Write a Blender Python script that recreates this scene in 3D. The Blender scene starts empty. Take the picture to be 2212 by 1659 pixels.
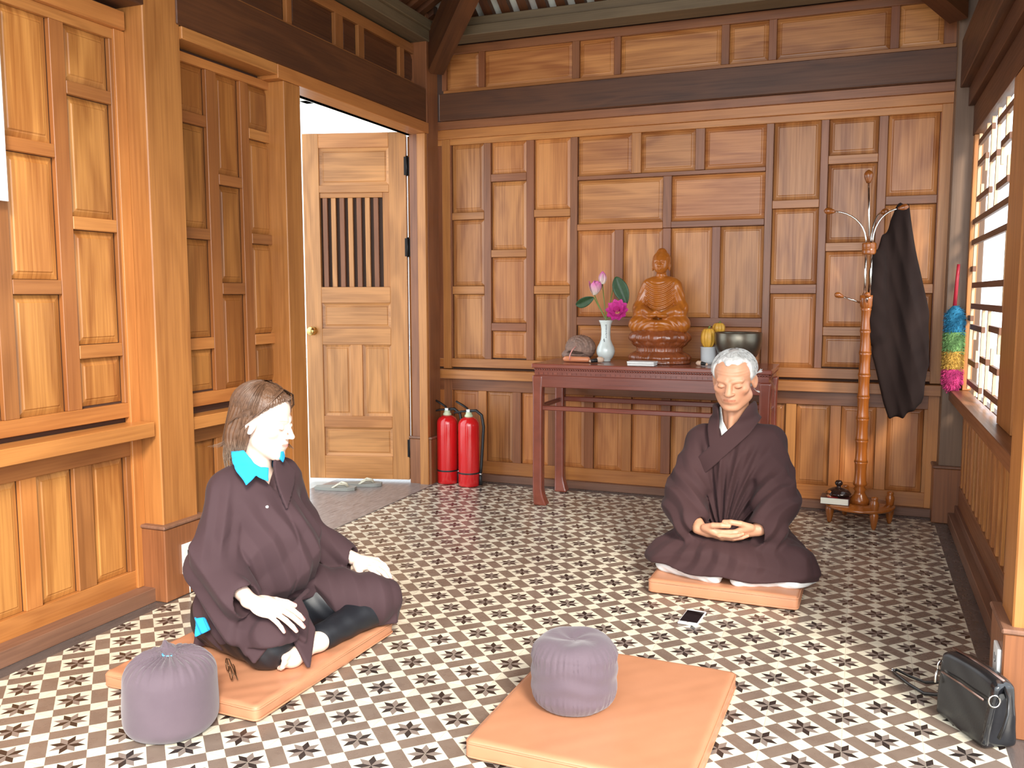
import bpy, bmesh, math, random
import numpy as np
from mathutils import Vector, Matrix
random.seed(7)
SC = bpy.context.scene
COL = SC.collection

# ------------------------------------------------------------ camera, sky, sun, exposure
W_PX, F_PX, EYE = 2212.0, 1912.77, 1.18
YAW, PITCH, ROLL = -0.373837, -0.100968, -0.001518
def cam_axes(y, p, r):
    f = Vector((math.sin(y)*math.cos(p), math.cos(y)*math.cos(p), math.sin(p)))
    rt = Vector((math.cos(y), -math.sin(y), 0)); up = rt.cross(f)
    c, s = math.cos(r), math.sin(r)
    return c*rt + s*up, -s*rt + c*up, f
cd = bpy.data.cameras.new('camera'); cam = bpy.data.objects.new('camera', cd); COL.objects.link(cam)
rt_, up_, fw_ = cam_axes(YAW, PITCH, ROLL)
m_ = Matrix((rt_, up_, -fw_)).transposed().to_4x4(); m_.translation = (0, 0, EYE)
cam.matrix_world = m_
cd.sensor_width = 36; cd.lens = F_PX/W_PX*36; cd.clip_start = .05
SC.camera = cam
SC.view_settings.view_transform = 'Standard'; SC.view_settings.look = 'None'
SC.view_settings.gamma = 1; SC.view_settings.use_curve_mapping = False
SC.view_settings.exposure = 0.42

wd = bpy.data.worlds.new('daylight'); SC.world = wd; wd.use_nodes = True
bg = wd.node_tree.nodes['Background']; bg.inputs[0].default_value = (0.86, 0.94, 1.0, 1); bg.inputs[1].default_value = 2.3

sl = bpy.data.lights.new('sun', 'SUN'); sun = bpy.data.objects.new('sun', sl); COL.objects.link(sun)
sl.energy = 4.0; sl.angle = math.radians(14); sl.color = (1.0, 0.93, 0.82)
sun.rotation_euler = Vector((-0.50, 0.66, -0.58)).to_track_quat('-Z', 'Y').to_euler()

# daylight falling in through the open front of the hall
al = bpy.data.lights.new('open_front_daylight', 'AREA'); ao = bpy.data.objects.new('open_front_daylight', al); COL.objects.link(ao)
al.shape = 'RECTANGLE'; al.size = 3.2; al.size_y = 1.9; al.energy = 70; al.color = (1.0, 0.97, 0.93)
ao.location = (0.5, -0.9, 1.9); ao.rotation_euler = Vector((-0.28, 0.78, -0.62)).to_track_quat('-Z', 'Y').to_euler()

# ------------------------------------------------------------ node helpers
class NT:
    def __init__(s, name):
        s.m = bpy.data.materials.new(name); s.m.use_nodes = True; s.t = s.m.node_tree
        s.b = s.t.nodes['Principled BSDF']
    def n(s, typ, ins=None, **kw):
        nd = s.t.nodes.new('ShaderNode'+typ)
        for k, v in kw.items(): setattr(nd, k, v)
        for k, v in (ins or {}).items():
            sock = nd.inputs[k]
            if isinstance(v, bpy.types.NodeSocket): s.t.links.new(v, sock)
            else: sock.default_value = v
        return nd
    def ma(s, op, a, b=None, c=None, clamp=False):
        i = {0: a}
        if b is not None: i[1] = b
        if c is not None: i[2] = c
        nd = s.n('Math', i, operation=op); nd.use_clamp = clamp
        return nd.outputs[0]
    def mix(s, f, a, b, mode='MIX'):
        nd = s.n('Mix', None, data_type='RGBA', blend_type=mode)
        for k, v in ((0, f), (6, a), (7, b)):
            if isinstance(v, bpy.types.NodeSocket): s.t.links.new(v, nd.inputs[k])
            else: nd.inputs[k].default_value = (*v, 1) if isinstance(v, (tuple, list)) and len(v) == 3 else v
        return nd.outputs[2]
    def set(s, **kw):
        for k, v in kw.items():
            k = k.replace('_', ' ')
            sock = s.b.inputs[k]
            if isinstance(v, bpy.types.NodeSocket): s.t.links.new(v, sock)
            else: sock.default_value = (*v, 1) if isinstance(v, (tuple, list)) and len(v) == 3 and 'Color' in k else v
        return s
    def bump(s, h, strength=.3, dist=.002):
        b = s.n('Bump', {'Height': h, 'Strength': strength, 'Distance': dist})
        s.t.links.new(b.outputs[0], s.b.inputs['Normal'])

def srgb(r, g, b):
    f = lambda c: (c/255/12.92 if c/255 <= .04045 else ((c/255+.055)/1.055)**2.4)
    return (f(r), f(g), f(b))

def wood(name, light, dark, rough=.35, streak=.5, vary=.25, coat=0.0, figure=26, redden=.35):
    t = NT(name)
    uv = t.n('UVMap'); se = t.n('SeparateXYZ', {0: uv.outputs[0]})
    r = t.n('NewGeometry').outputs['Random Per Island']
    u = t.ma('MULTIPLY_ADD', r, 37.0, se.outputs[0]); v = t.ma('MULTIPLY_ADD', r, 91.0, se.outputs[1])
    v1 = t.n('CombineXYZ', {0: u, 1: t.ma('MULTIPLY', v, .16), 2: t.ma('MULTIPLY', r, 13.0)}).outputs[0]
    v2 = t.n('CombineXYZ', {0: u, 1: t.ma('MULTIPLY', v, .025), 2: 0.0}).outputs[0]
    n1 = t.n('Texture'[:0]+'TexNoise', {'Vector': v1, 'Scale': 6.5, 'Detail': 2.5, 'Distortion': .5}).outputs[0]
    n2 = t.n('TexNoise', {'Vector': v2, 'Scale': 95.0, 'Detail': 3.0, 'Roughness': .6}).outputs[0]
    n3 = t.n('TexNoise', {'Vector': v1, 'Scale': 3.0, 'Detail': 4.0}).outputs[0]
    fig = t.ma('MULTIPLY_ADD', t.ma('SINE', t.ma('MULTIPLY', n1, figure)), .5, .5)
    fac = t.ma('ADD', t.ma('MULTIPLY', fig, .40*streak*2), t.ma('MULTIPLY_ADD', n2, 1.5, -.50))
    fac = t.ma('ADD', fac, t.ma('MULTIPLY_ADD', n3, 1.1, -.62), clamp=True)
    c = t.mix(fac, light, dark)
    r2 = t.ma('FRACT', t.ma('MULTIPLY', r, 17.31)); r3 = t.ma('FRACT', t.ma('MULTIPLY', r, 5.77))
    red = tuple(x*y for x, y in zip(light, (.72, .46, .40)))
    c = t.mix(t.ma('MULTIPLY', r2, redden), c, red)
    c = t.mix(1.0, c, t.n('CombineColor', {0: t.ma('MULTIPLY_ADD', r3, vary*1.6, 1-vary), 1: t.ma('MULTIPLY_ADD', r3, vary*1.8, 1-vary), 2: t.ma('MULTIPLY_ADD', r3, vary*1.8, 1-vary)}).outputs[0], 'MULTIPLY')
    t.set(Base_Color=c, Roughness=t.ma('MULTIPLY_ADD', n2, .18, rough-.09), Coat_Weight=coat, Coat_Roughness=.25)
    t.bump(n2, .18, .0015)
    return t.m

def plain(name, col, rough=.5, metal=0, noise=0, nscale=30, bump=0, bscale=200, **kw):
    t = NT(name)
    c = (*col, 1)
    if noise:
        co = t.n('TexCoord').outputs['Object']
        n = t.n('TexNoise', {'Vector': co, 'Scale': float(nscale), 'Detail': 3.0}).outputs[0]
        c = t.mix(t.ma('MULTIPLY_ADD', n, 1.6, -.3, clamp=True), tuple(x*(1-noise) for x in col), tuple(min(1, x*(1+noise)) for x in col))
    t.set(Base_Color=c, Roughness=rough, Metallic=float(metal), **kw)
    if bump:
        co = t.n('TexCoord').outputs['Object']
        t.bump(t.n('TexNoise', {'Vector': co, 'Scale': float(bscale), 'Detail': 4.0}).outputs[0], bump, .003)
    return t.m

# ------------------------------------------------------------ mesh helpers
IDT = lambda u, d, v: (u, d, v)
class MB:
    """boxes, panels, tubes, lathes gathered into ONE mesh; UVs run along the grain"""
    def __init__(s, T=None): s.v = []; s.f = []; s.m = []; s.uv = []; s.sm = []; s.T = T or IDT
    def face(s, pts, uvs, m=0, smooth=False):
        i = len(s.v); s.v += [s.T(*p) for p in pts]; s.f.append(tuple(range(i, i+len(pts)))); s.uv.append(uvs); s.m.append(m); s.sm.append(smooth)
    def grid(s, P, m=0, closeu=False, smooth=True, uvs=None, flip=False):
        """P[i][j] points"""
        i0 = len(s.v); nu, nv = len(P), len(P[0])
        for row in P:
            for p in row: s.v.append(s.T(*p))
        for i in range(nu if closeu else nu-1):
            for j in range(nv-1):
                a = i0+i*nv+j; b = i0+((i+1) % nu)*nv+j
                s.f.append((a, b, b+1, a+1)); s.m.append(m); s.sm.append(smooth)
                if uvs: s.uv.append([uvs(i, j), uvs(i+1, j), uvs(i+1, j+1), uvs(i, j+1)])
                else: s.uv.append([(i*.02, j*.02), (i*.02+.02, j*.02), (i*.02+.02, j*.02+.02), (i*.02, j*.02+.02)])
    def box(s, x0, x1, y0, y1, z0, z1, m=0, g='z'):
        i = len(s.v)
        P = [(x, y, z) for x in (x0, x1) for y in (y0, y1) for z in (z0, z1)]
        s.v += [s.T(*p) for p in P]
        for q in ((0, 1, 3, 2), (4, 6, 7, 5), (0, 4, 5, 1), (2, 3, 7, 6), (0, 2, 6, 4), (1, 5, 7, 3)):
            s.f.append(tuple(i+k for k in q)); s.m.append(m); s.sm.append(False)
            gi = 'xyz'.index(g); pts = [P[k] for k in q]
            ext = [max(p[a] for p in pts)-min(p[a] for p in pts) for a in range(3)]
            ax = [a for a in range(3) if ext[a] > 1e-9]
            if gi in ax: va = gi; ua = [a for a in ax if a != gi][0]
            else: ua, va = ax
            s.uv.append([(p[ua]+.37*p[3-ua-va], p[va]) for p in pts])
    def panel(s, u0, u1, v0, v1, m=0, g='z', d=0.0, h=.010, mg=.022):
        """fielded panel: sloping margin, small step, flat field"""
        rings = [(0, d-h), (mg*.8, d-h*.35), (mg, d-h*.30), (mg+.004, d)]
        i = len(s.v)
        for o, dd in rings:
            s.v += [s.T(u0+o, dd, v0+o), s.T(u1-o, dd, v0+o), s.T(u1-o, dd, v1-o), s.T(u0+o, dd, v1-o)]
        L = [[(u0+o, v0+o), (u1-o, v0+o), (u1-o, v1-o), (u0+o, v1-o)] for o, _ in rings]
        uvf = (lambda p: (p[0], p[1])) if g == 'z' else (lambda p: (p[1], p[0]))
        for k in range(3):
            for e in range(4):
                a, b = e, (e+1) % 4
                s.f.append((i+4*k+a, i+4*k+b, i+4*k+4+b, i+4*k+4+a)); s.m.append(m); s.sm.append(False)
                s.uv.append([uvf(L[k][a]), uvf(L[k][b]), uvf(L[k+1][b]), uvf(L[k+1][a])])
        s.f.append((i+12, i+13, i+14, i+15)); s.m.append(m); s.sm.append(False); s.uv.append([uvf(p) for p in L[3]])
    def lathe(s, prof, seg=32, c=(0, 0, 0), m=0, a0=0, a1=2*math.pi, smooth=True, fr=None, cap=True):
        """profile [(r,z)]; fr(angle, r, z) -> r"""
        full = abs(a1-a0-2*math.pi) < 1e-6
        P = []
        for i in range(seg if full else seg+1):
            a = a0+(a1-a0)*i/seg; row = []
            for r, z in prof:
                rr, zz = (r, z) if fr is None else fr(a, r, z)
                row.append((c[0]+rr*math.cos(a), c[1]+rr*math.sin(a), c[2]+zz))
            P.append(row)
        s.grid(P, m, closeu=full, smooth=smooth)
    def tube(s, pts, r, seg=10, m=0, smooth=True, caps=True, flat=None):
        """tube along points; r number or list; flat=(a,b) scales of the two cross axes"""
        pts = [Vector(p) for p in pts]; n = len(pts)
        rs = r if isinstance(r, (list, tuple)) else [r]*n
        P = []; nrm = None
        for i, p in enumerate(pts):
            t = (pts[min(i+1, n-1)]-pts[max(i-1, 0)]).normalized()
            if nrm is None:
                nrm = t.orthogonal().normalized() if flat is None else (Vector((0, 0, 1))-t*t.z)
                if nrm.length < 1e-3: nrm = t.orthogonal()
                nrm.normalize()
            else:
                nrm = (nrm-t*nrm.dot(t)).normalized()
            b = t.cross(nrm)
            fa, fb = flat or (1, 1)
            P.append([tuple(p+rs[i]*(fa*math.cos(a)*nrm+fb*math.sin(a)*b)) for a in [2*math.pi*k/seg for k in range(seg+1)]])
        i0 = len(s.v); s.grid(P, m, smooth=smooth)
        if caps:
            for k in (0, n-1):
                c = len(s.v); s.v.append(s.T(*pts[k]))
                for j in range(seg):
                    a = i0+k*(seg+1)+j
                    s.f.append((c, a, a+1)); s.m.append(m); s.sm.append(smooth); s.uv.append([(0, 0)]*3)
    def build(s, name, mats, parent=None, bevel=0, seg=1, loc=None, weld=True, sub=0):
        me = bpy.data.meshes.new(name); me.from_pydata(s.v, [], s.f)
        if not isinstance(mats, (list, tuple)): mats = [mats]
        for x in mats: me.materials.append(x)
        me.polygons.foreach_set('material_index', s.m); me.polygons.foreach_set('use_smooth', s.sm)
        ul = me.uv_layers.new(name='UVMap')
        flat = [c for f in s.uv for uvp in f for c in uvp]
        ul.data.foreach_set('uv', flat)
        bm = bmesh.new(); bm.from_mesh(me)
        if weld: bmesh.ops.remove_doubles(bm, verts=bm.verts, dist=1e-6) if any(s.sm) else None
        bmesh.ops.recalc_face_normals(bm, faces=bm.faces); bm.to_mesh(me); bm.free()
        o = bpy.data.objects.new(name, me); COL.objects.link(o)
        if parent: o.parent = parent
        if loc: o.location = loc
        if bevel:
            b = o.modifiers.new('bevel', 'BEVEL'); b.width = bevel; b.segments = seg; b.limit_method = 'ANGLE'; b.angle_limit = math.radians(50)
        if sub:
            b = o.modifiers.new('sub', 'SUBSURF'); b.levels = b.render_levels = sub
        return o

def thing(name, label, cat, loc=(0, 0, 0), rz=0, group=None):
    o = bpy.data.objects.new(name, None); COL.objects.link(o); o.empty_display_size = .05
    o.location = loc; o.rotation_euler = (0, 0, rz); return tag(o, label, cat, group)
def tag(o, label, cat, group=None):
    o['label'] = label; o['category'] = cat
    if group: o['group'] = group
    return o
def struct(o, label=None, cat='wall'):
    o['kind'] = 'structure'
    if label: o['label'] = label; o['category'] = cat
    return o
# ------------------------------------------------------------ materials of the room
PANEL = wood('honey_panel_wood', (.62, .265, .082), (.27, .086, .022), .34, .62, .22, redden=.34)
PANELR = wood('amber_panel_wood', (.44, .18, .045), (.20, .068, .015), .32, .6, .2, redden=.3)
FRAME = wood('red_brown_frame_wood', (.31, .115, .044), (.155, .052, .020), .36, .45, .16, redden=.4)
PANELL = wood('amber_near_panel_wood', (.60, .27, .072), (.28, .095, .020), .34, .65, .18, redden=.2)
FRAMEL = wood('amber_frame_wood', (.38, .150, .044), (.20, .070, .020), .36, .45, .14, redden=.3)
RAIL = wood('light_rail_wood', (.54, .225, .062), (.31, .112, .028), .34, .45, .14, redden=.35)
BEAM = wood('dark_beam_wood', (.13, .045, .015), (.055, .019, .008), .5, .5, .15)
DARK = plain('joint_shadow_wood', (.06, .022, .01), .8)
GREYBEAM = wood('grey_brown_plate_wood', (.17, .115, .06), (.10, .065, .032), .6, .4, .1, redden=.1)
TILEROOF = plain('limewashed_brick_tile', (.88, .70, .60), .85, noise=.45, nscale=9)
PINK = plain('fired_clay', (.55, .2, .11), .85, noise=.3)

def floor_material():
    t = NT('star_pattern_cement_tiles')
    g = t.n('TexCoord').outputs['Object']; se = t.n('SeparateXYZ', {0: g}); X, Y = se.outputs[0], se.outputs[1]
    dx = t.ma('ADD', X, .006); dy = t.ma('SUBTRACT', Y, 2.545)
    A = t.ma('MULTIPLY', t.ma('ADD', dx, dy), 5.0); B = t.ma('MULTIPLY', t.ma('SUBTRACT', dy, dx), 5.0)
    ra = t.ma('ROUND', A); rb = t.ma('ROUND', B)
    la = t.ma('SUBTRACT', A, ra); lb = t.ma('SUBTRACT', B, rb)
    aa = t.ma('ABSOLUTE', la); ab = t.ma('ABSOLUTE', lb)
    oa = t.ma('GREATER_THAN', aa, .34); ob = t.ma('GREATER_THAN', ab, .34)
    strip = t.ma('ABSOLUTE', t.ma('SUBTRACT', oa, ob))
    incell = t.ma('MULTIPLY', t.ma('SUBTRACT', 1.0, oa), t.ma('SUBTRACT', 1.0, ob))
    mx = t.ma('MAXIMUM', aa, ab); mn = t.ma('MINIMUM', aa, ab)
    v = t.ma('MULTIPLY', mn, 1.41421); u = t.ma('SUBTRACT', mx, mn)
    star = t.ma('MULTIPLY', t.ma('LESS_THAN', u, .182), t.ma('LESS_THAN', v, .182))
    star = t.ma('MULTIPLY', star, incell)
    par = t.ma('ADD', t.ma('ADD', t.ma('GREATER_THAN', la, 0.0), t.ma('GREATER_THAN', lb, 0.0)), t.ma('GREATER_THAN', aa, ab))
    par = t.ma('ADD', par, t.ma('ABSOLUTE', t.ma('ADD', ra, rb)))
    par = t.ma('MODULO', par, 2.0); dark = t.ma('GREATER_THAN', par, .5)
    # each tile a slightly different shade
    tx = t.ma('FLOOR', t.ma('MULTIPLY', dx, 5.0)); ty = t.ma('FLOOR', t.ma('MULTIPLY', dy, 5.0))
    wn = t.n('TexWhiteNoise', {'Vector': t.n('CombineXYZ', {0: tx, 1: ty}).outputs[0]}).outputs[0]
    cl = t.n('TexNoise', {'Vector': g, 'Scale': 16.0, 'Detail': 5.0, 'Roughness': .6}).outputs[0]
    cream = t.mix(cl, (.62, .57, .44), (.82, .77, .62)); grey = t.mix(cl, (.14, .095, .072), (.25, .19, .15))
    c = t.mix(strip, cream, grey)
    sc = t.mix(dark, (.22, .175, .15), (.028, .020, .018))
    c = t.mix(star, c, sc)
    fx = t.ma('ABSOLUTE', t.ma('SUBTRACT', t.ma('FRACT', t.ma('MULTIPLY_ADD', dx, 5.0, .5)), .5))
    fy = t.ma('ABSOLUTE', t.ma('SUBTRACT', t.ma('FRACT', t.ma('MULTIPLY_ADD', dy, 5.0, .5)), .5))
    seam = t.ma('LESS_THAN', t.ma('MINIMUM', fx, fy), .0035)
    c = t.mix(t.ma('MULTIPLY', seam, .75), c, (.38, .34, .27))
    k = t.ma('MULTIPLY_ADD', wn, .16, .92)
    c = t.mix(1.0, c, t.n('CombineColor', {0: k, 1: k, 2: k}).outputs[0], 'MULTIPLY')
    # plain stone border outside the tiled field
    inx = t.ma('MULTIPLY', t.ma('GREATER_THAN', X, -2.435), t.ma('LESS_THAN', X, .394))
    inside = t.ma('MULTIPLY', inx, t.ma('LESS_THAN', Y, 5.02))
    sv = t.n('CombineXYZ', {0: t.ma('MULTIPLY', X, 9.0), 1: Y}).outputs[0]
    sn = t.n('TexNoise', {'Vector': sv, 'Scale': 9.0, 'Detail': 6.0, 'Roughness': .65}).outputs[0]
    stone = t.mix(sn, (.035, .028, .026), (.16, .13, .12))
    c = t.mix(inside, stone, c)
    t.set(Base_Color=c, Roughness=t.ma('MULTIPLY_ADD', cl, .22, .17), Specular_IOR_Level=.55)
    t.bump(t.ma('ADD', seam, t.ma('MULTIPLY', cl, -.3)), .15, .001)
    return t.m
FLOOR = floor_material()
STONE = NT('weathered_grey_plank_stone')
_g = STONE.n('TexCoord').outputs['Object']; _s = STONE.n('SeparateXYZ', {0: _g})
_v = STONE.n('CombineXYZ', {0: STONE.ma('MULTIPLY', _s.outputs[0], 7.0), 1: _s.outputs[1]}).outputs[0]
_n = STONE.n('TexNoise', {'Vector': _v, 'Scale': 11.0, 'Detail': 7.0, 'Roughness': .7}).outputs[0]
STONE.set(Base_Color=STONE.mix(STONE.ma('MULTIPLY_ADD', _n, 2.2, -.6, clamp=True), (.10, .075, .07), (.40, .35, .33)), Roughness=.28)
STONE.bump(_n, .25, .002); STONE = STONE.m
PLINTH = wood('dusty_plinth_wood', (.25, .125, .075), (.14, .068, .042), .5, .4, .1)

YB, XL, XF, XR = 5.12, -2.57, -2.55, .50      # planes of back wall, near left bay, far left bay, right wall
ZC = {'A': [(.775, 1.180), (1.233, 1.642), (1.690, 2.103)],
      'B': [(.783, .952), (1.004, 1.406), (1.455, 1.866), (1.915, 2.103)]}

mb = MB(); mb.box(-2.62, .62, .9, 5.2, -.06, 0); fl = mb.build('floor', FLOOR); struct(fl)

def fielded_wall(T, u0, u1, cols, lows, up=(.72, .775, 2.103, 2.14), low=(.045, .125, .572, .66), mats=None, back=True):
    """cols: [(ua, ub, kind)] upper panels; lows: [(ua,ub)] lower panels; stiles fill between"""
    mb = MB(T)
    if back: mb.box(u0, u1, -.05, -.012, .0, up[3], 3)
    # rails across: 1 = frame, 2 = light rail
    mb.box(u0, u1, -.01, .012, up[0], up[1], 2, 'x'); mb.box(u0, u1, -.01, .012, up[2], up[3], 2, 'x')
    mb.box(u0, u1, -.01, .010, low[0], low[1], 2, 'x'); mb.box(u0, u1, -.01, .010, low[2], low[3], 1, 'x')
    prev = u0
    for a, b, k in cols+[(u1, u1, None)]:
        if a-prev > .004: mb.box(prev+.001, a-.001, -.01, .010, up[1], up[2], 1, 'z')
        prev = b
        if k in ZC:
            zz = ZC[k]
            for z0, z1 in zz: mb.panel(a+.001, b-.001, z0, z1, 0)
            for (p, q), (r, s_) in zip(zz, zz[1:]): mb.box(a, b, -.01, .010, q+.002, r-.002, 2 if random.random() < .5 else 1, 'x')
    prev = u0
    for a, b in lows+[(u1, u1)]:
        if a-prev > .004: mb.box(prev+.001, a-.001, -.01, .009, low[1], low[2], 2 if random.random() < .4 else 1, 'z')
        prev = b
        if b > a: mb.panel(a+.001, b-.001, low[1], low[2], 0)
    return mb

# back wall
TB = lambda u, d, v: (u, YB-d, v)
lows = [(-2.412+.2335*i, -2.412+.2335*i+.176) for i in range(12)]
mb = fielded_wall(TB, -2.60, .50, [(-2.408, -2.190, 'A'), (-2.142, -1.910, 'B'), (-1.860, -1.631, 'A'), (-1.586, -.511, None),
      (-.470, -.228, 'A'), (-.187, .058, 'B'), (.103, .347, 'A')], lows)
H = lambda u0, u1, v0, v1: mb.panel(u0, u1, v0, v1, 0, 'x')
for a, b in ((-1.584, -1.260), (-1.206, -.895), (-.843, -.512)): H(a, b, 1.875, 2.103)
for a, b, m in ((-1.260, -1.206, 2), (-.895, -.843, 1)): mb.box(a, b, -.01, .010, 1.875, 2.103, m)
mb.box(-1.586, -.511, -.01, .011, 1.850, 1.873, 1, 'x')
H(-1.584, -1.075, 1.595, 1.848); H(-1.026, -.512, 1.595, 1.848); mb.box(-1.075, -1.026, -.01, .010, 1.558, 1.850, 1)
mb.box(-1.586, -1.075, -.01, .011, 1.556, 1.593, 2, 'x'); mb.box(-1.026, -.511, -.01, .011, 1.558, 1.593, 1, 'x')
for a, b in ((-1.586, -1.356), (-1.306, -1.072), (-1.026, -.793), (-.747, -.512)): mb.panel(a, b, 1.047, 1.555, 0)
for a, b in ((-1.356, -1.306), (-1.072, -1.026), (-.793, -.747)): mb.box(a, b, -.01, .010, .995, 1.556, 1)
mb.box(-1.586, -.511, -.01, .011, .995, 1.045, 1, 'x')
H(-1.584, -1.068, .785, .993); H(-1.030, -.512, .785, .993); mb.box(-1.068, -1.030, -.01, .010, .777, .995, 1)
# head rails, sill, baseboard
mb.box(-2.51, .42, -.01, .028, 2.14, 2.195, 2, 'x')
mb.box(-2.51, .42, -.01, .045, 2.195, 2.243, 1, 'x')
mb.box(-2.47, -2.415, -.01, .020, .71, 2.14, 2); mb.box(.352, .41, -.01, .020, .71, 2.14, 2)
mb.box(-2.50, .405, -.01, .070, .650, .706, 2, 'x')
mb.box(-2.52, .405, -.01, .042, 0, .045, 4, 'x')
mb.box(-2.47, -2.415, -.01, .016, .045, .65, 1); mb.box(.35, .41, -.01, .016, .045, .65, 2)
# frieze above the tie beam
mb.box(-2.60, .55, -.05, -.012, 2.14, 2.84, 3)
mb.box(-2.46, .42, -.01, .010, 2.400, 2.437, 2, 'x'); mb.box(-2.46, .42, -.01, .010, 2.650, 2.700, 1, 'x')
fz = [(-2.439, -2.222), (-2.181, -1.623), (-1.579, -1.371), (-1.332, -.764), (-.721, -.512), (-.470, .094), (.137, .344)]
prev = -2.47
for a, b in fz+[(.42, .42)]:
    mb.box(prev, a, -.01, .009, 2.437, 2.650, 1); prev = b
    if b > a: H(a, b, 2.437, 2.650)
wb = mb.build('wall_back', [PANEL, FRAME, RAIL, DARK, PLINTH], bevel=.0018); struct(wb)
# tie beam, eave plate
mb = MB(TB); mb.box(-2.46, .41, -.02, .075, 2.243, 2.405, 0, 'x'); struct(mb.build('trim_1', BEAM, bevel=.004))
mb = MB(); mb.box(-2.5, .5, 4.93, 5.06, 2.745, 2.80, 0, 'x'); mb.box(-2.45, .45, 4.90, 5.06, 2.690, 2.745, 0, 'x'); struct(mb.build('trim_2', GREYBEAM, bevel=.003))

# left wall, near bay
TL = lambda u, d, v: (XL+d, u, v)
mb = fielded_wall(TL, 1.10, 2.62, [(1.30, 1.53, 'B'), (1.58, 1.80, 'A'), (1.85, 2.045, None), (2.098, 2.288, 'A'), (2.350, 2.545, 'B')][0:2]
      + [(1.86, 2.04, 'X'), (2.098, 2.288, 'A'), (2.350, 2.545, 'B')], [(1.22, 1.39), (1.45, 1.62), (1.68, 1.85), (1.915, 2.08), (2.146, 2.297), (2.377, 2.535)], back=False)
mb.panel(1.86, 2.04, .775, 1.10, 0); mb.panel(1.86, 2.04, 1.14, 1.42, 0); mb.box(1.86, 2.04, -.01, .01, 1.10, 1.14, 1, 'x'); mb.box(1.85, 2.045, -.05, .012, 1.42, 1.455, 1, 'x')
mb.box(1.10, 2.62, -.05, -.012, 0, 1.43, 3); mb.box(1.10, 1.85, -.05, -.012, 1.43, 2.14, 3); mb.box(2.045, 2.62, -.05, -.012, 1.43, 2.14, 3)
mb.box(1.10, 2.60, -.01, .035, 2.14, 2.205, 2, 'x')
mb.box(1.10, 2.60, -.01, .095, .645, .700, 2, 'x')
mb.box(1.10, 2.60, -.01, .075, 0, .055, 4, 'x')
mb.box(2.56, 2.61, -.01, .020, .055, 2.14, 2)
mb.box(1.10, 2.62, -.05, -.012, 2.14, 2.84, 3); mb.box(1.10, 2.60, -.01, .012, 2.40, 2.44, 2, 'x')
for a, b in ((1.2, 1.75), (1.80, 2.0), (2.05, 2.56)): mb.panel(a, b, 2.44, 2.62, 0, 'x')
struct(mb.build('wall_left_near', [PANELL, FRAMEL, RAIL, DARK, PLINTH], bevel=.0018))
mb = MB(TL); mb.box(1.0, 2.62, -.02, .11, 2.225, 2.40, 0, 'x'); struct(mb.build('trim_3', BEAM, bevel=.004))
# window in the near bay: a frame around the open daylight
mb = MB(TL)
mb.box(1.85, 1.862, -.05, .014, 1.455, 2.103, 0); mb.box(2.034, 2.045, -.05, .014, 1.455, 2.103, 0); mb.box(1.862, 2.034, -.05, .014, 2.09, 2.103, 0); mb.box(1.862, 2.034, -.05, .014, 1.455, 1.466, 0)
struct(mb.build('window_1', RAIL))

# left wall, far bay and door surround
TF = lambda u, d, v: (XF+d, u, v)
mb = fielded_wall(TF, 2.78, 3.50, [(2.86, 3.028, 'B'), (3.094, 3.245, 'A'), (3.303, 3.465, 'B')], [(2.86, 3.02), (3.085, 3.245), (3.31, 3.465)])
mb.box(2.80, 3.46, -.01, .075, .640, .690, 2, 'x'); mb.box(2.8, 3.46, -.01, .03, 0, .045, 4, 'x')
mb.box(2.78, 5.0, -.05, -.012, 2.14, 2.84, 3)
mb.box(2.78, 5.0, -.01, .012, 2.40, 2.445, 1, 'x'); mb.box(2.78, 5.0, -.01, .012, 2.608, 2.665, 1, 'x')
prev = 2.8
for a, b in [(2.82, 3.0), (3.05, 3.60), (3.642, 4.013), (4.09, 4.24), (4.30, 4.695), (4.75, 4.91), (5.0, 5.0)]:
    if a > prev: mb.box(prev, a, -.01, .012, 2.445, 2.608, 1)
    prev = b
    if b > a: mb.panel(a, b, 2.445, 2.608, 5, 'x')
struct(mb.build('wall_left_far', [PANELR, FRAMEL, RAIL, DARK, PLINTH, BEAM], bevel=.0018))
mb = MB(TF); mb.box(2.78, 4.86, -.02, .095, 2.205, 2.40, 0, 'x'); struct(mb.build('trim_4', BEAM, bevel=.004))
mb = MB(); mb.box(-2.56, -2.44, 1.0, 4.93, 2.675, 2.735, 0, 'y'); mb.box(-2.56, -2.42, 1.0, 4.93, 2.735, 2.79, 0, 'y'); struct(mb.build('trim_5', GREYBEAM, bevel=.003))

# timber posts with plinth blocks
def post(name, x0, x1, y0, y1, zb=.30, out=.022, top=2.84, m=RAIL):
    mb = MB(); mb.box(x0, x1, y0, y1, 0, top, 0); 
    mb.box(x0-out, x1+out, y0-out, y1+out, 0, zb-.014, 1); mb.box(x0-out-.006, x1+out+.006, y0-out-.006, y1+out+.006, zb-.014, zb, 2)
    return struct(mb.build(name, [m, FRAME, PLINTH], bevel=.004))
post('trim_6', -2.66, -2.462, 2.61, 2.80)
post('trim_7', -2.58, -2.455, 4.87, 5.02, out=.012, m=FRAME)
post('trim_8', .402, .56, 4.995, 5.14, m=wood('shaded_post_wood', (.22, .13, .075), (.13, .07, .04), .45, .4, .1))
post('trim_9', .405, .60, 2.60, 2.78, m=RAIL)

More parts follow.
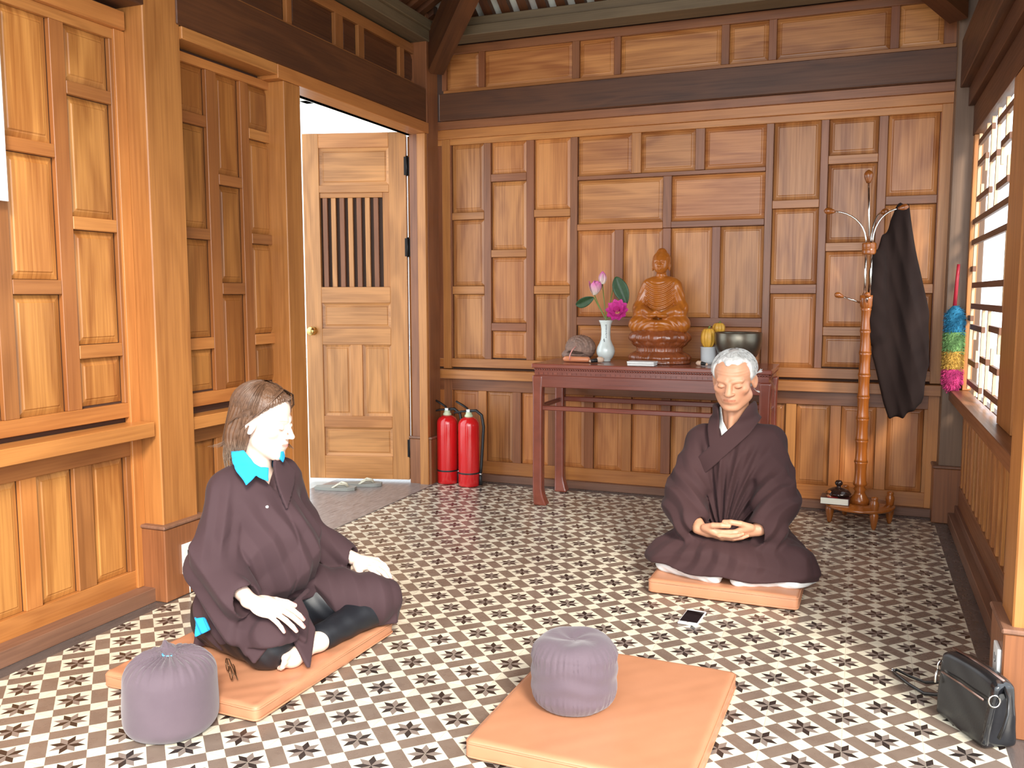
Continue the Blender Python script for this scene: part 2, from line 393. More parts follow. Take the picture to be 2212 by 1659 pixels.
# door surround
mb = MB()
mb.box(-2.60, -2.455, 3.445, 3.572, 0, 2.14, 0); mb.box(-2.515, -2.458, 4.845, 4.885, 0, 2.14, 0); mb.box(-2.615, -2.50, 4.915, 4.95, 0, 2.14, 0)
mb.box(-2.60, -2.450, 3.40, 4.885, 2.14, 2.203, 0, 'y'); mb.box(-2.56, -2.452, 2.80, 3.40, 2.155, 2.203, 0, 'y'); struct(mb.build('trim_10', RAIL, bevel=.003))
mb = MB(); mb.box(-3.08, -2.435, 3.40, 4.93, -.05, .004, 0); struct(mb.build('trim_11', STONE))

# right wall: sill wall of upright boards, fretwork window, head
TR = lambda u, d, v: (XR-d, u, v)
mb = MB(TR)
mb.box(2.70, 5.0, -.02, .065, .640, .695, 1, 'x')
mb.box(2.70, 5.0, -.06, .0, .09, .20, 1, 'x'); mb.box(2.70, 5.0, -.10, .045, 0, .06, 3, 'x'); mb.box(2.70, 5.0, -.10, .015, .06, .10, 3, 'x')
y = 2.80
while y < 4.98:
    mb.box(y, y+.055, -.050, -.004, .09, .645, 2 if random.random() < .6 else 0); y += .125
mb.box(2.70, 5.0, -.09, -.06, .0, .66, 4)
mb.box(2.78, 3.40, -.03, .0, .695, 1.954, 0); mb.box(3.401, 3.73, -.03, .010, .696, 1.954, 0); mb.box(4.945, 4.999, -.03, .010, .696, 1.954, 0)
mb.box(2.70, 5.0, -.03, .014, 1.955, 2.099, 4, 'x'); mb.box(2.70, 5.0, -.03, .04, 2.10, 2.189, 4, 'x'); mb.box(2.70, 5.0, -.05, -.02, 2.19, 2.84, 4, 'x')
struct(mb.build('wall_right', [RAIL, FRAME, PANEL, PLINTH, BEAM], bevel=.002))
mb = MB(); mb.box(.42, .56, 1.4, 5.0, 2.19, 2.42, 0, 'y'); mb.box(.40, .58, 1.2, 4.93, 2.68, 2.78, 0, 'y'); struct(mb.build('trim_12', BEAM, bevel=.004))
# fretwork
mb = MB(TR); t_ = .013
def hb(y0, y1, z): mb.box(y0-t_, y1+t_, -.016, .0, z-t_, z+t_, 0, 'x')
def vb(y, z0, z1): mb.box(y-t_*.8, y+t_*.8, -.014, -.001, z0+t_, z1-t_, 1)
hb(3.73, 4.945, 1.530); hb(3.73, 4.945, 1.430); hb(3.83, 4.83, 1.22); hb(3.83, 4.83, 1.12)
vb(3.83, 1.12, 1.43); vb(4.86, .70, 1.955); vb(3.79, .70, 1.955)
for s_ in (1, -1):
    Zf = lambda z: z if s_ > 0 else 2*1.325-z
    def V(y, a, b): vb(y, min(Zf(a), Zf(b)), max(Zf(a), Zf(b)))
    V(4.41, 1.53, 1.955); V(4.22, 1.53, 1.955)
    hb(4.41, 4.85, Zf(1.90)); hb(3.79, 4.22, Zf(1.887)); hb(4.58, 4.85, Zf(1.80)); hb(4.22, 4.41, Zf(1.76)); hb(3.88, 4.08, Zf(1.775)); hb(4.41, 4.82, Zf(1.63)); hb(3.88, 4.16, Zf(1.615))
    V(4.58, 1.72, 1.80); V(3.98, 1.775, 1.887); V(4.08, 1.68, 1.775); V(4.70, 1.63, 1.70); V(3.90, 1.615, 1.72)
    V(4.58, 1.90, 1.955); V(4.0, 1.887, 1.955)
hb(4.86, 4.945, 1.30); hb(3.73, 3.79, 1.33); hb(4.86, 4.945, 1.06)
fw = mb.build('window_2', [wood('backlit_fret_wood', (.20, .085, .04), (.11, .045, .022), .5, .4, .1), wood('sunlit_fret_wood', (.78, .55, .33), (.62, .40, .22), .45, .3, .1, redden=.1)], bevel=.001); struct(fw)  # one wood coloured twice: horizontals dark as if backlit, verticals pale as if sunlit
mb = MB(); mb.box(.80, .84, 4.62, 4.67, 0, 2.6, 0); struct(mb.build('trim_13', BEAM))

# roof: rafters with limewashed tiles between, hips and ridge
PIT = math.tan(math.radians(31)); CX_ = -1.02; HW = 1.46
def zroof(x, y): return 2.80+PIT*min(x-(CX_-HW), (CX_+HW)-x, 4.99-y)
mb = MB()
def slab(pts, th, m, up=(0, 0, 1)):
    lo = [tuple(p) for p in pts]; hi = [(p[0], p[1], p[2]+th) for p in pts]; n = len(pts)
    mb.face(lo, [(p[0], p[1]) for p in lo], m); mb.face(hi[::-1], [(p[0], p[1]) for p in hi[::-1]], m)
    for i in range(n):
        j = (i+1) % n; mb.face([lo[i], lo[j], hi[j], hi[i]], [(0, 0), (.1, 0), (.1, .1), (0, .1)], m)
E = 5.35; L, R_ = CX_-HW-.36, CX_+HW+.36; yr = 4.99-HW; zr = 2.80+PIT*HW+.07; ze = 2.80-PIT*.36+.07
slab([(L, E, ze), (R_, E, ze), (CX_, yr, zr)], .03, 0)
slab([(L, E, ze), (CX_, yr, zr), (CX_, .3, zr), (L, .3, ze)], .03, 0)
slab([(R_, E, ze), (R_, .3, ze), (CX_, .3, zr), (CX_, yr, zr)], .03, 0)
struct(mb.build('ceiling', TILEROOF, weld=False))
mb = MB()
def rafter(p, q, w=.027, h=.05, m=0):
    p, q = Vector(p), Vector(q); d = (q-p); side = Vector((-d.y, d.x, 0)).normalized()*w
    lo = [p-side, p+side, q+side, q-side]; hi = [v+Vector((0, 0, h)) for v in lo]
    ln = d.length
    for qd in ((lo[0], lo[1], lo[2], lo[3]), (hi[0], hi[1], hi[2], hi[3]), (lo[0], lo[3], hi[3], hi[0]), (lo[1], lo[2], hi[2], hi[1])):
        mb.face([tuple(v) for v in qd], [(0, 0), (.06, 0), (.06, ln), (0, ln)], m)
    mb.face([tuple(v) for v in (lo[0], lo[1], hi[1], hi[0])], [(0, 0)]*4, m); mb.face([tuple(v) for v in (lo[2], lo[3], hi[3], hi[2])], [(0, 0)]*4, m)
x = CX_-HW+.05
while x < CX_+HW:
    run = min(x-(CX_-HW), (CX_+HW)-x)
    if run > .06: rafter((x, 5.2, 2.80-PIT*.21), (x, 4.99-run, 2.80+PIT*run))
    x += .112
y = 4.93
while y > .4:
    run = min(HW, 4.99-y)
    rafter((CX_-HW-.2, y, 2.80-PIT*.2), (CX_-HW+run, y, 2.80+PIT*run)); rafter((CX_+HW+.2, y, 2.80-PIT*.2), (CX_+HW-run, y, 2.80+PIT*run)); y -= .112
struct(mb.build('trim_14', BEAM, weld=False))
mb = MB()
for sx in (-1, 1):
    rafter((CX_+sx*(HW-.045), 4.97-.02, 2.50), (CX_, yr, 2.50+PIT*(HW)), .052, .22)
rafter((CX_, yr+.05, zr-.2), (CX_, .3, zr-.2), .05, .12)
struct(mb.build('trim_15', BEAM, bevel=.004))
# outside: terrace floor, pale eave beam, far rail seen through the doorway
CONC = plain('pale_concrete', (.55, .55, .52), .8, noise=.1)
mb = MB(); mb.box(-14, -2.64, -4, 14, -.10, -.012, 0); mb.box(-2.64, 8, -4, 14, -.12, -.062, 0); struct(mb.build('ground', CONC))
WHITE = plain('white_painted_wood', (.8, .8, .77), .6)
mb = MB(); mb.box(-3.30, -3.2, 2.6, 6.0, 2.36, 2.50, 0, 'y'); mb.box(-3.25, -2.70, 4.72, 4.80, 2.36, 2.44, 0, 'x'); struct(mb.build('trim_16', WHITE))

PALEF = plain('pale_blue_grey_paint', (.42, .52, .56), .6)
fn = thing('garden_fence', 'pale blue-grey slatted fence outside beyond the doorway', 'fence', (-6.2, 6.0, -.055))
for z in (.10, .26, .42, .58, .74):
    mb = MB(); mb.box(-.015, .015, -4, 6, z, z+.055, 0, 'y'); mb.build('rail', PALEF, fn)
for y in (-4, -2, 0, 2, 4, 6):
    mb = MB(); mb.box(-.04, .015, y-.03, y+.03, 0, .85, 0); mb.build('fence_post', PALEF, fn)
# ------------------------------------------------------------ implicit-surface modelling (smooth unions meshed with surface nets)
def _v(a): return np.asarray(a, dtype=np.float32)
def cap(P, a, b, ra, rb=None):
    a = _v(a); b = _v(b); rb = ra if rb is None else rb
    ab = b-a; pa = P-a; t = np.clip((pa@ab)/max(float(ab@ab), 1e-12), 0, 1)
    return np.sqrt(((pa-t[:, None]*ab)**2).sum(1))-(ra+(rb-ra)*t)
def caps(P, pts, rs, k=0):
    d = None
    for i in range(len(pts)-1):
        e = cap(P, pts[i], pts[i+1], rs[i], rs[i+1]); d = e if d is None else (np.minimum(d, e) if not k else smin(d, e, k))
    return d
def rotm(rx=0, ry=0, rz=0):
    return _v(np.array((Matrix.Rotation(rz, 3, 'Z') @ Matrix.Rotation(ry, 3, 'Y') @ Matrix.Rotation(rx, 3, 'X'))))
def ell(P, c, r, R=None):
    q = P-_v(c)
    if R is not None: q = q@R
    r = _v(r); k0 = np.sqrt(((q/r)**2).sum(1)); k1 = np.sqrt(((q/(r*r))**2).sum(1))
    return k0*(k0-1)/np.maximum(k1, 1e-9)
def rbox(P, c, r, rad, R=None):
    q = P-_v(c)
    if R is not None: q = q@R
    q = np.abs(q)-_v(r)+rad
    return np.sqrt((np.maximum(q, 0)**2).sum(1))+np.minimum(q.max(1), 0)-rad
def smin(a, b, k):
    h = np.clip(.5+.5*(b-a)/k, 0, 1); return b+(a-b)*h-k*h*(1-h)
def smax(a, b, k): return -smin(-a, -b, k)
def sm(k, *ds):
    d = ds[0]
    for e in ds[1:]: d = smin(d, e, k)
    return d
def vnoise(P, s, seed=0):
    """cheap smooth noise from sines"""
    r = np.random.RandomState(seed); o = np.zeros(len(P), np.float32)
    for i in range(5):
        w = r.normal(size=3).astype(np.float32)*s*(.6+.35*i); o += np.sin(P@w+r.rand()*6.28).astype(np.float32)/(1+.4*i)
    return o/2.6

def nets(f, lo, hi, h, margin=1.7):
    lo = np.array(lo, float); hi = np.array(hi, float); B = 8
    n = (np.ceil((hi-lo)/h/B).astype(int)*B); D = np.empty(n+1, np.float32)
    nb = n//B
    g = np.stack(np.meshgrid(*[np.arange(k) for k in nb], indexing='ij'), -1).reshape(-1, 3)
    ctr = (lo+(g*B+B/2)*h).astype(np.float32); dc = f(ctr)
    act = np.abs(dc) < .5*math.sqrt(3)*B*h*margin
    sg = np.where(dc < 0, -1., 1.).reshape(nb).astype(np.float32)
    big = np.repeat(np.repeat(np.repeat(sg, B, 0), B, 1), B, 2)
    D[:-1, :-1, :-1] = big; D[-1] = 1; D[:, -1] = 1; D[:, :, -1] = 1
    o = np.stack(np.meshgrid(*[np.arange(B+1)]*3, indexing='ij'), -1).reshape(-1, 3)
    ga = g[act]
    for s in range(0, len(ga), 260):
        blk = ga[s:s+260]; idx = (blk[:, None, :]*B+o[None]).reshape(-1, 3)
        D[idx[:, 0], idx[:, 1], idx[:, 2]] = f((lo+idx*h).astype(np.float32))
    D[0] = 1; D[:, 0] = 1; D[:, :, 0] = 1; D[-1] = 1; D[:, -1] = 1; D[:, :, -1] = 1
    ins = D < 0; m = n
    cid = []; cp = []; quads = []
    st = np.array([m[1]*m[2], m[2], 1])
    for a in range(3):
        sl0 = [slice(None)]*3; sl1 = [slice(None)]*3; sl0[a] = slice(0, -1); sl1[a] = slice(1, None)
        X = ins[tuple(sl0)] != ins[tuple(sl1)]
        I = np.argwhere(X)
        if not len(I): continue
        I1 = I.copy(); I1[:, a] += 1
        d0 = D[I[:, 0], I[:, 1], I[:, 2]]; d1 = D[I1[:, 0], I1[:, 1], I1[:, 2]]
        t = d0/(d0-d1); p = lo+I*h; p[:, a] += t*h
        b, c = (a+1) % 3, (a+2) % 3
        cells = []
        for ob, oc in ((-1, -1), (0, -1), (0, 0), (-1, 0)):
            J = I.copy(); J[:, b] += ob; J[:, c] += oc; cells.append(J@st)
        cells = np.stack(cells, 1); flip = d0 > 0
        cells[flip] = cells[flip][:, ::-1]
        quads.append(cells)
        cid.append(cells.reshape(-1)); cp.append(np.repeat(p, 4, 0))
    cid = np.concatenate(cid); cp = np.concatenate(cp); quads = np.concatenate(quads)
    u, inv = np.unique(cid, return_inverse=True); inv = inv.reshape(-1)
    cnt = np.bincount(inv).astype(float)
    V = np.stack([np.bincount(inv, cp[:, k])/cnt for k in range(3)], 1)
    F = np.searchsorted(u, quads)
    return V, F

def smooth_mesh(V, F, it=1, lam=.5):
    E = np.concatenate([F[:, [0, 1]], F[:, [1, 2]], F[:, [2, 3]], F[:, [3, 0]]]); n = len(V)
    for _ in range(it):
        c = np.bincount(E[:, 0], minlength=n)+np.bincount(E[:, 1], minlength=n)
        S = np.stack([np.bincount(E[:, 0], V[E[:, 1], k], n)+np.bincount(E[:, 1], V[E[:, 0], k], n) for k in range(3)], 1)/np.maximum(c, 1)[:, None]
        V = V+(S-V)*lam
    return V

def blob(name, f, lo, hi, h, mats, parent=None, matf=None, colf=None, it=1, loc=None):
    V, F = nets(f, lo, hi, h)
    V = smooth_mesh(V, F, it)
    me = bpy.data.meshes.new(name)
    me.vertices.add(len(V)); me.vertices.foreach_set('co', V.astype(np.float32).ravel())
    me.loops.add(len(F)*4); me.loops.foreach_set('vertex_index', F.ravel().astype(np.int32))
    me.polygons.add(len(F)); me.polygons.foreach_set('loop_start', np.arange(0, len(F)*4, 4, dtype=np.int32))
    me.polygons.foreach_set('use_smooth', np.ones(len(F), bool))
    if not isinstance(mats, (list, tuple)): mats = [mats]
    for x in mats: me.materials.append(x)
    if matf is not None: me.polygons.foreach_set('material_index', matf(V[F].mean(1)).astype(np.int32))
    me.update(calc_edges=True)
    if colf is not None:
        ca = me.color_attributes.new('tint', 'FLOAT_COLOR', 'POINT')
        c = np.ones((len(V), 4), np.float32); c[:, :3] = colf(V.astype(np.float32)); ca.data.foreach_set('color', c.ravel())
    me.validate()
    o = bpy.data.objects.new(name, me); COL.objects.link(o)
    if parent: o.parent = parent
    if loc: o.location = loc
    return o
# ------------------------------------------------------------ door leaf, standing open outside
DOORW = wood('door_wood', (.66, .30, .10), (.36, .15, .045), .32, .6, .14, redden=.3)
HINGE = plain('black_hinge_iron', (.012, .01, .01), .4, .6)
BRASS = plain('brass', (.75, .52, .2), .25, 1)
ang = math.atan2(4.722-4.9, -3.234+2.612)
door = thing('door_leaf', 'open wooden door leaf with slatted upper opening and brass knob', 'door', (-2.612, 4.9, .018), ang)
mb = MB(); W_, H_ = .647, 2.143; D0, D1 = -.02, .02
mb.box(0, .108, D0, D1, 0, H_, 0); mb.box(.545, W_, D0, D1, 0, H_, 0)
for a, b in ((0, .146), (.328, .40), (.85, .95), (1.11, 1.208), (1.786, 1.83), (2.055, H_)): mb.box(.108, .545, D0, D1, a, b, 0, 'x')
mb.box(.292, .366, D0, D1, .40, .85, 0)
mb.build('frame', DOORW, door, bevel=.002)
def two_sided(u0, u1, v0, v1, g, name='panel'):
    b1 = MB(lambda u, d, v: (u, .004+d, v)); b1.panel(u0, u1, v0, v1, 0, g); b1.T = lambda u, d, v: (u, -.004-d, v); b1.panel(u0, u1, v0, v1, 0, g)
    return b1.build(name, DOORW, door)
for r in ((.108, .545, .146, .328, 'x'), (.108, .292, .40, .85, 'z'), (.366, .545, .40, .85, 'z'), (.108, .545, .95, 1.11, 'x'), (.108, .545, 1.83, 2.055, 'x')): two_sided(*r)
mb = MB(); mb.box(.108, .150, -.012, .012, 1.208, 1.786, 0); mb.box(.150, .545, -.012, .012, 1.755, 1.786, 0, 'x'); mb.build('inner_frame', RAIL, door, bevel=.002)
mb = MB(); mb.box(.12, .545, -.016, -.0125, 1.208, 1.786, 0); mb.build('backing_board', plain('dark_backing', (.05, .022, .012), .7), door)
for i in range(7):
    mb = MB(); x = .178+i*.0535; mb.box(x, x+.030, -.010, .010, 1.208, 1.755, 0); mb.build('slat', DOORW if i % 2 else FRAME, door, bevel=.002)
mb = MB(lambda x, y, z: (.602+x, y, .936+z)); mb.lathe([(0, .0), (.026, .0), (.027, .004), (.012, .008), (.010, .028), (.020, .034), (.027, .046), (.026, .056), (.014, .064), (0, .066)], 24)
kb = mb.build('knob', BRASS, door)
for v in kb.data.vertices: v.co = Vector((.602+(v.co.x-.602), .02+(v.co.z-.936), .936-(v.co.y)))
for z in (1.94, 1.45, .20):
    mb = MB(); mb.box(-.038, -.004, -.004, .014, z-.055, z+.055, 0); mb.box(-.004, .012, .02, .024, z-.055, z+.055, 0); mb.tube([(-.006, .024, z-.06), (-.006, .024, z+.06)], .007, 8)
    mb.build('hinge', HINGE, door)

# sockets
SOCK = plain('white_plastic', (.82, .84, .82), .35)
SLOT = plain('black_slot', (.02, .02, .02), .5)
def socket(T, label):
    t = thing('wall_socket', label, 'socket', T(0, 0, 0))
    z = Vector(T(0, 0, 0)); TT = lambda u, d, v: tuple(Vector(T(u, d, v))-z)
    mb = MB(TT); mb.box(-.037, .037, 0, .010, -.06, .06, 0); mb.build('faceplate', SOCK, t, bevel=.003, seg=2)
    for s in (.025, -.025):
        mb = MB(TT); mb.box(-.014, -.010, .0102, .0108, s-.009, s+.009, 0); mb.box(.010, .014, .0102, .0108, s-.009, s+.009, 0); mb.box(-.002, .002, .0102, .0108, s-.014, s-.010, 0)
        mb.build('socket_hole', SLOT, t)
socket(lambda u, d, v: (-2.4405+d, 2.712+u, .148+v), 'white double wall socket on the post behind the woman')
socket(lambda u, d, v: (.383-d, 2.632+u, .175+v), 'white wall socket on the post above the black handbag')
mb = MB(); mb.tube([(-2.438, 2.712, .088), (-2.438, 2.712, .004)], .003, 6); tag(mb.build('cable', SOCK), 'thin pale cable running down from the socket behind the woman', 'cable')

# ------------------------------------------------------------ cushions, mats
VINYL = NT('tan_vinyl'); _c = VINYL.n('TexCoord').outputs['Object']
_n = VINYL.n('TexNoise', {'Vector': _c, 'Scale': 7.0, 'Detail': 3.0}).outputs[0]
VINYL.set(Base_Color=VINYL.mix(_n, (.43, .185, .092), (.54, .245, .135)), Roughness=.42, Specular_IOR_Level=.5)
VINYL.bump(VINYL.n('TexNoise', {'Vector': _c, 'Scale': 160.0, 'Detail': 2.0}).outputs[0], .12, .001); VINYL = VINYL.m
def mat(label, cx, cy, w, l, rz, th=.055, sag=0, mat_=None, wr=0):
    t = thing('floor_mat', label, 'mat', (cx, cy, 0.001), rz, None)
    def f(P):
        d = rbox(P, (0, 0, th/2), (w/2, l/2, th/2), .016)
        z = P[:, 2]
        d = d-.004*np.exp(-((z-th/2)/.012)**2)*0-.0015*vnoise(P, 28, 3)*(wr+.5)
        if wr:
            e = np.maximum(np.abs(P[:, 0])/(w/2), 0)
            d = d-.0022*np.sin(90*P[:, 2]+10*P[:, 1])*wr*np.clip((e-.9)*10, 0, 1)
        if sag: d = d+sag*np.exp(-(P[:, 0]/(w*.3))**2-(P[:, 1]/(l*.3))**2)*np.clip(z/th, 0, 1)
        return d
    blob('cover', f, (-w/2-.03, -l/2-.03, -.01), (w/2+.03, l/2+.03, th+.03), .0055, VINYL, t)
    # welt seams round the two edges
    for z in (.010, th-.010):
        mb = MB(); a, b, r = w/2-.001, l/2-.001, .018; P = []
        for sx, sy, a0 in ((1, 1, 0), (-1, 1, 90), (-1, -1, 180), (1, -1, 270)):
            for k in range(5):
                q = math.radians(a0+k*22.5); P.append((sx*(a-r)+r*math.cos(q), sy*(b-r)+r*math.sin(q), z))
        P.append(P[0]); mb.tube(P, .0028, 6, caps=False); mb.build('seam', VINYL, t)
    return t
mat('tan vinyl floor mat in the foreground carrying the round cushion', -.603, 2.29, .575, .685, math.radians(-1.5))
mat('tan vinyl floor mat the old man sits on', -.455, 3.715, .57, .70, math.radians(-1.0), .058)
mat('wrinkled tan vinyl floor mat the woman sits on', -1.780, 2.285, .58, .72, math.radians(-2.5), .05, wr=1)

ZAFU = NT('plum_cotton'); _c = ZAFU.n('TexCoord').outputs['Object']
ZAFU.set(Base_Color=ZAFU.mix(ZAFU.n('TexNoise', {'Vector': _c, 'Scale': 12.0, 'Detail': 4.0}).outputs[0], (.085, .057, .074), (.128, .090, .108)), Roughness=.85, Sheen_Weight=.25)
ZAFU.bump(ZAFU.n('TexNoise', {'Vector': _c, 'Scale': 420.0, 'Detail': 2.0}).outputs[0], .25, .001); ZAFU = ZAFU.m
def zafu(name, label, loc, R, Hh, kind):
    t = thing(name, label, 'cushion', loc)
    if kind == 'drum':
        def f(P):
            r = np.sqrt(P[:, 0]**2+P[:, 1]**2); th = np.arctan2(P[:, 1], P[:, 0]); z = P[:, 2]
            q = np.stack([np.maximum(r-(R-.045), 0), np.maximum(np.abs(z-Hh/2)-(Hh/2-.045), 0)], 1)
            d = np.sqrt((q**2).sum(1))-.045
            d -= .008*np.sin(np.pi*np.clip(z/Hh, 0, 1))
            edge = np.exp(-((z-Hh*.80)/.03)**2)+np.exp(-((z-Hh*.17)/.025)**2)
            d += edge*(.0016*np.sin(46*th+3*np.sin(5*th))+.0012*np.sin(77*th))
            d += .0016*np.sin(z*150+2.5*np.sin(2*th+1)+1.5*vnoise(P, 20, 2))*np.clip(np.sin(np.pi*z/Hh), 0, 1)
            d += .010*np.exp(-(r/.035)**2)*(z > Hh*.6)+.003*vnoise(P, 24, 5)
            d += .0018*np.sin(5*th+50*r)*(z > Hh*.85)
            return d
    else:
        def f(P):
            r = np.sqrt(P[:, 0]**2+P[:, 1]**2); th = np.arctan2(P[:, 1], P[:, 0]); z = P[:, 2]
            Rz = R*(1.0-.035*np.clip(z/Hh, 0, 1)); ht = Hh*(1-.10*np.clip(r/R, 0, 1)**2)
            q = np.stack([np.maximum(r-(Rz-.038), 0), np.maximum(np.abs(z-ht/2)-(ht/2-.038), 0)], 1)
            d = np.sqrt((q**2).sum(1))-.038
            top = np.clip((z-Hh*.72)/(Hh*.2), 0, 1)
            d += top*(.0060*np.sin(27*th+1.3*np.sin(4*th))*np.clip(r/.02, 0, 1)*np.clip(1.25-r/R, 0, 1)+.0015*np.sin(51*th))
            d -= .006*np.sin(np.pi*np.clip(z/Hh, 0, 1))+.0025*vnoise(P, 18, 9)
            nub = cap(P, (0, .01, Hh-.02), (-.032, .022, Hh+.010), .020, .011)+.003*np.sin(14*th)
            return smin(d, nub, .016)
    blob('cover', f, (-R-.03, -R-.03, -.01), (R+.03, R+.03, Hh+.05), .0036, ZAFU, t)
    if kind != 'drum':
        mb = MB(); mb.tube([(.004+.016*math.cos(a), -.012+.008*math.sin(a), Hh-.002) for a in np.linspace(0, 6.28, 14)], .0028, 6, caps=False)
        mb.build('drawstring', plain('blue_cord', (.12, .42, .75), .5), t)
    return t
zafu('meditation_cushion', 'round plum cushion with ruched edges on the foreground mat', (-.698, 2.245, .056), .111, .190, 'drum')
zafu('meditation_cushion', 'plum drawstring cushion with gathered top on the floor beside the woman', (-1.716, 1.820, .001), .121, .212, 'bag')

# phone
ph = thing('mobile_phone', 'white mobile phone with black screen lying on the tiles', 'phone', (-.532, 3.155, .001), math.radians(-4))
mb = MB(); mb.box(-.036, .036, -.073, .073, 0, .0075, 0); mb.build('body', plain('white_phone_shell', (.75, .76, .78), .25), ph, bevel=.003, seg=3)
mb = MB(); mb.box(-.032, .032, -.058, .058, .0074, .0081, 0); mb.build('screen', plain('black_glass', (.008, .006, .007), .06), ph)
mb = MB(); mb.lathe([(0, 0), (.0055, 0), (.0055, .0006), (0, .0006)], 16, (0, -.0655, .0075)); mb.build('home_button', plain('pale_button', (.6, .6, .62), .3), ph)

# fire extinguishers
RED = plain('red_gloss_paint', (.62, .012, .014), .18, Coat_Weight=.6)
BLK = plain('black_rubber', (.015, .015, .016), .45)
STEEL = plain('steel', (.6, .6, .6), .25, 1)
CREAM = plain('pale_green_collar', (.62, .68, .45), .5)
def extinguisher(label, x, y, hose_dir):
    t = thing('fire_extinguisher', label, 'fire extinguisher', (x, y, .001), 0, None)
    mb = MB(); mb.lathe([(0, .004), (.058, .004), (.064, 0), (.0665, .006), (.0665, .375), (.064, .395), (.054, .412), (.036, .424), (.022, .430), (0, .430)], 40); mb.build('cylinder', RED, t)
    mb = MB(); mb.lathe([(.0672, .078), (.0678, .080), (.0678, .086), (.0672, .088)], 40); mb.build('band', BLK, t)
    mb = MB(); mb.lathe([(0, .428), (.026, .428), (.026, .438), (.019, .446), (.018, .458), (0, .458)], 24); mb.build('collar', CREAM, t)
    mb = MB(); mb.box(-.014, .014, -.012, .012, .455, .476, 0); mb.build('valve', STEEL, t, bevel=.003)
    mb = MB(); mb.tube([(-.006, 0, .478), (-.04, -.004, .500), (-.082, -.008, .522)], [.006, .007, .006], 8, flat=(1, 1.8)); mb.build('lever', BLK, t)
    mb = MB(); mb.tube([(.006, 0, .464), (-.045, -.004, .460), (-.096, -.008, .448)], [.006, .007, .005], 8, flat=(1, 1.8)); mb.build('handle', BLK, t)
    mb = MB()
    P = [(.012, 0, .466), (.045, .01, .468), (.080, .015, .44), (.092, .015, .37), (.086, .012, .25), (.078, .008, .12), (.074, .006, .075)]
    mb.tube(P, .0095, 10); hs = mb.build('hose', BLK, t)
    mb = MB(); mb.tube([(.074, .006, .078), (.073, .005, .006)], [.010, .012], 12); nz = mb.build('nozzle', BLK, hs)
    mb = MB(); mb.tube([(.074, .006, .070), (.074, .006, .082)], .0125, 12); mb.build('nozzle_ring', STEEL, hs)
extinguisher('red fire extinguisher nearest the doorway, left of the pair', -2.383, 4.965, 1)
extinguisher('red fire extinguisher with black hose beside the panelled wall, right of the pair', -2.222, 4.935, 1)

# flip-flops
GREYR = plain('grey_rubber_sole', (.30, .30, .27), .7); CREAMR = plain('cream_strap', (.62, .58, .45), .6)
for k, (x, y, rz, lab) in enumerate(((-2.925, 4.525, 74, 'grey rubber flip-flop with cream strap on the threshold, the nearer one'), (-2.835, 4.675, 82, 'grey rubber flip-flop with cream strap on the threshold, the one nearer the door'))):
    t = thing('flip_flop', lab, 'flip-flop', (x, y, .005), math.radians(rz-150))
    mb = MB(); P = []
    out = [(.045*(.55+.45*math.sin(min(1, (a/9))*math.pi*.5))*(1 if a < 16 else math.cos((a-16)/5*1.3)), -.125+a*.0125) for a in range(21)]
    lo = []; 
    pts = [(w, yy) for w, yy in out]+[(-w, yy) for w, yy in out[::-1]]
    n = len(pts)
    mb.face([(a, b, .018) for a, b in pts], [(0, 0)]*n, 0); mb.face([(a, b, 0) for a, b in pts[::-1]], [(0, 0)]*n, 0)
    for i in range(n):
        j = (i+1) % n; mb.face([(*pts[i], 0), (*pts[j], 0), (*pts[j], .018), (*pts[i], .018)], [(0, 0)]*4, 0)
    mb.build('sole', GREYR, t)
    mb = MB(); mb.tube([(-.036, -.01, .015), (-.030, .03, .038), (-.012, .062, .034), (0, .075, .016)], .006, 8, flat=(1, 1.6)); mb.tube([(.036, -.01, .015), (.030, .03, .038), (.012, .062, .034), (0, .075, .016)], .006, 8, flat=(1, 1.6))
    mb.build('strap', CREAMR, t)
# ------------------------------------------------------------ altar table
REDW = wood('red_lacquered_wood', (.26, .062, .035), (.13, .028, .018), .24, .3, .08, coat=.35, redden=.2)
tb = thing('altar_table', 'long red-brown carved altar table with hoof feet against the panelled wall', 'table', (-1.04, 4.80, 0))
HL, Y0, Y1 = .64, -.225, .225
mb = MB(); mb.box(-HL, HL, Y0, Y1, .776, .800, 0, 'x'); mb.build('table_top', REDW, tb, bevel=.005, seg=2)
mb = MB(); mb.box(-HL+.015, HL-.015, Y0+.012, Y1-.012, .735, .776, 0, 'x')
for i in range(92):
    x = -HL+.02+i*(2*HL-.04)/91; mb.lathe([(0, -.004), (.006, -.002), (.0065, .003), (0, .007)], 6, (x, Y0+.010, .767))
for i in range(46):
    x = -HL+.03+i*(2*HL-.06)/45; mb.box(x-.010, x+.010, Y0+.006, Y0+.013, .741, .753, 0, 'x')
for i in range(30):
    y = Y0+.02+i*.0145
    for s in (-1, 1): mb.lathe([(0, -.004), (.006, -.002), (.0065, .003), (0, .007)], 6, (s*(HL-.012), y, .767))
mb.build('carved_edge', REDW, tb)
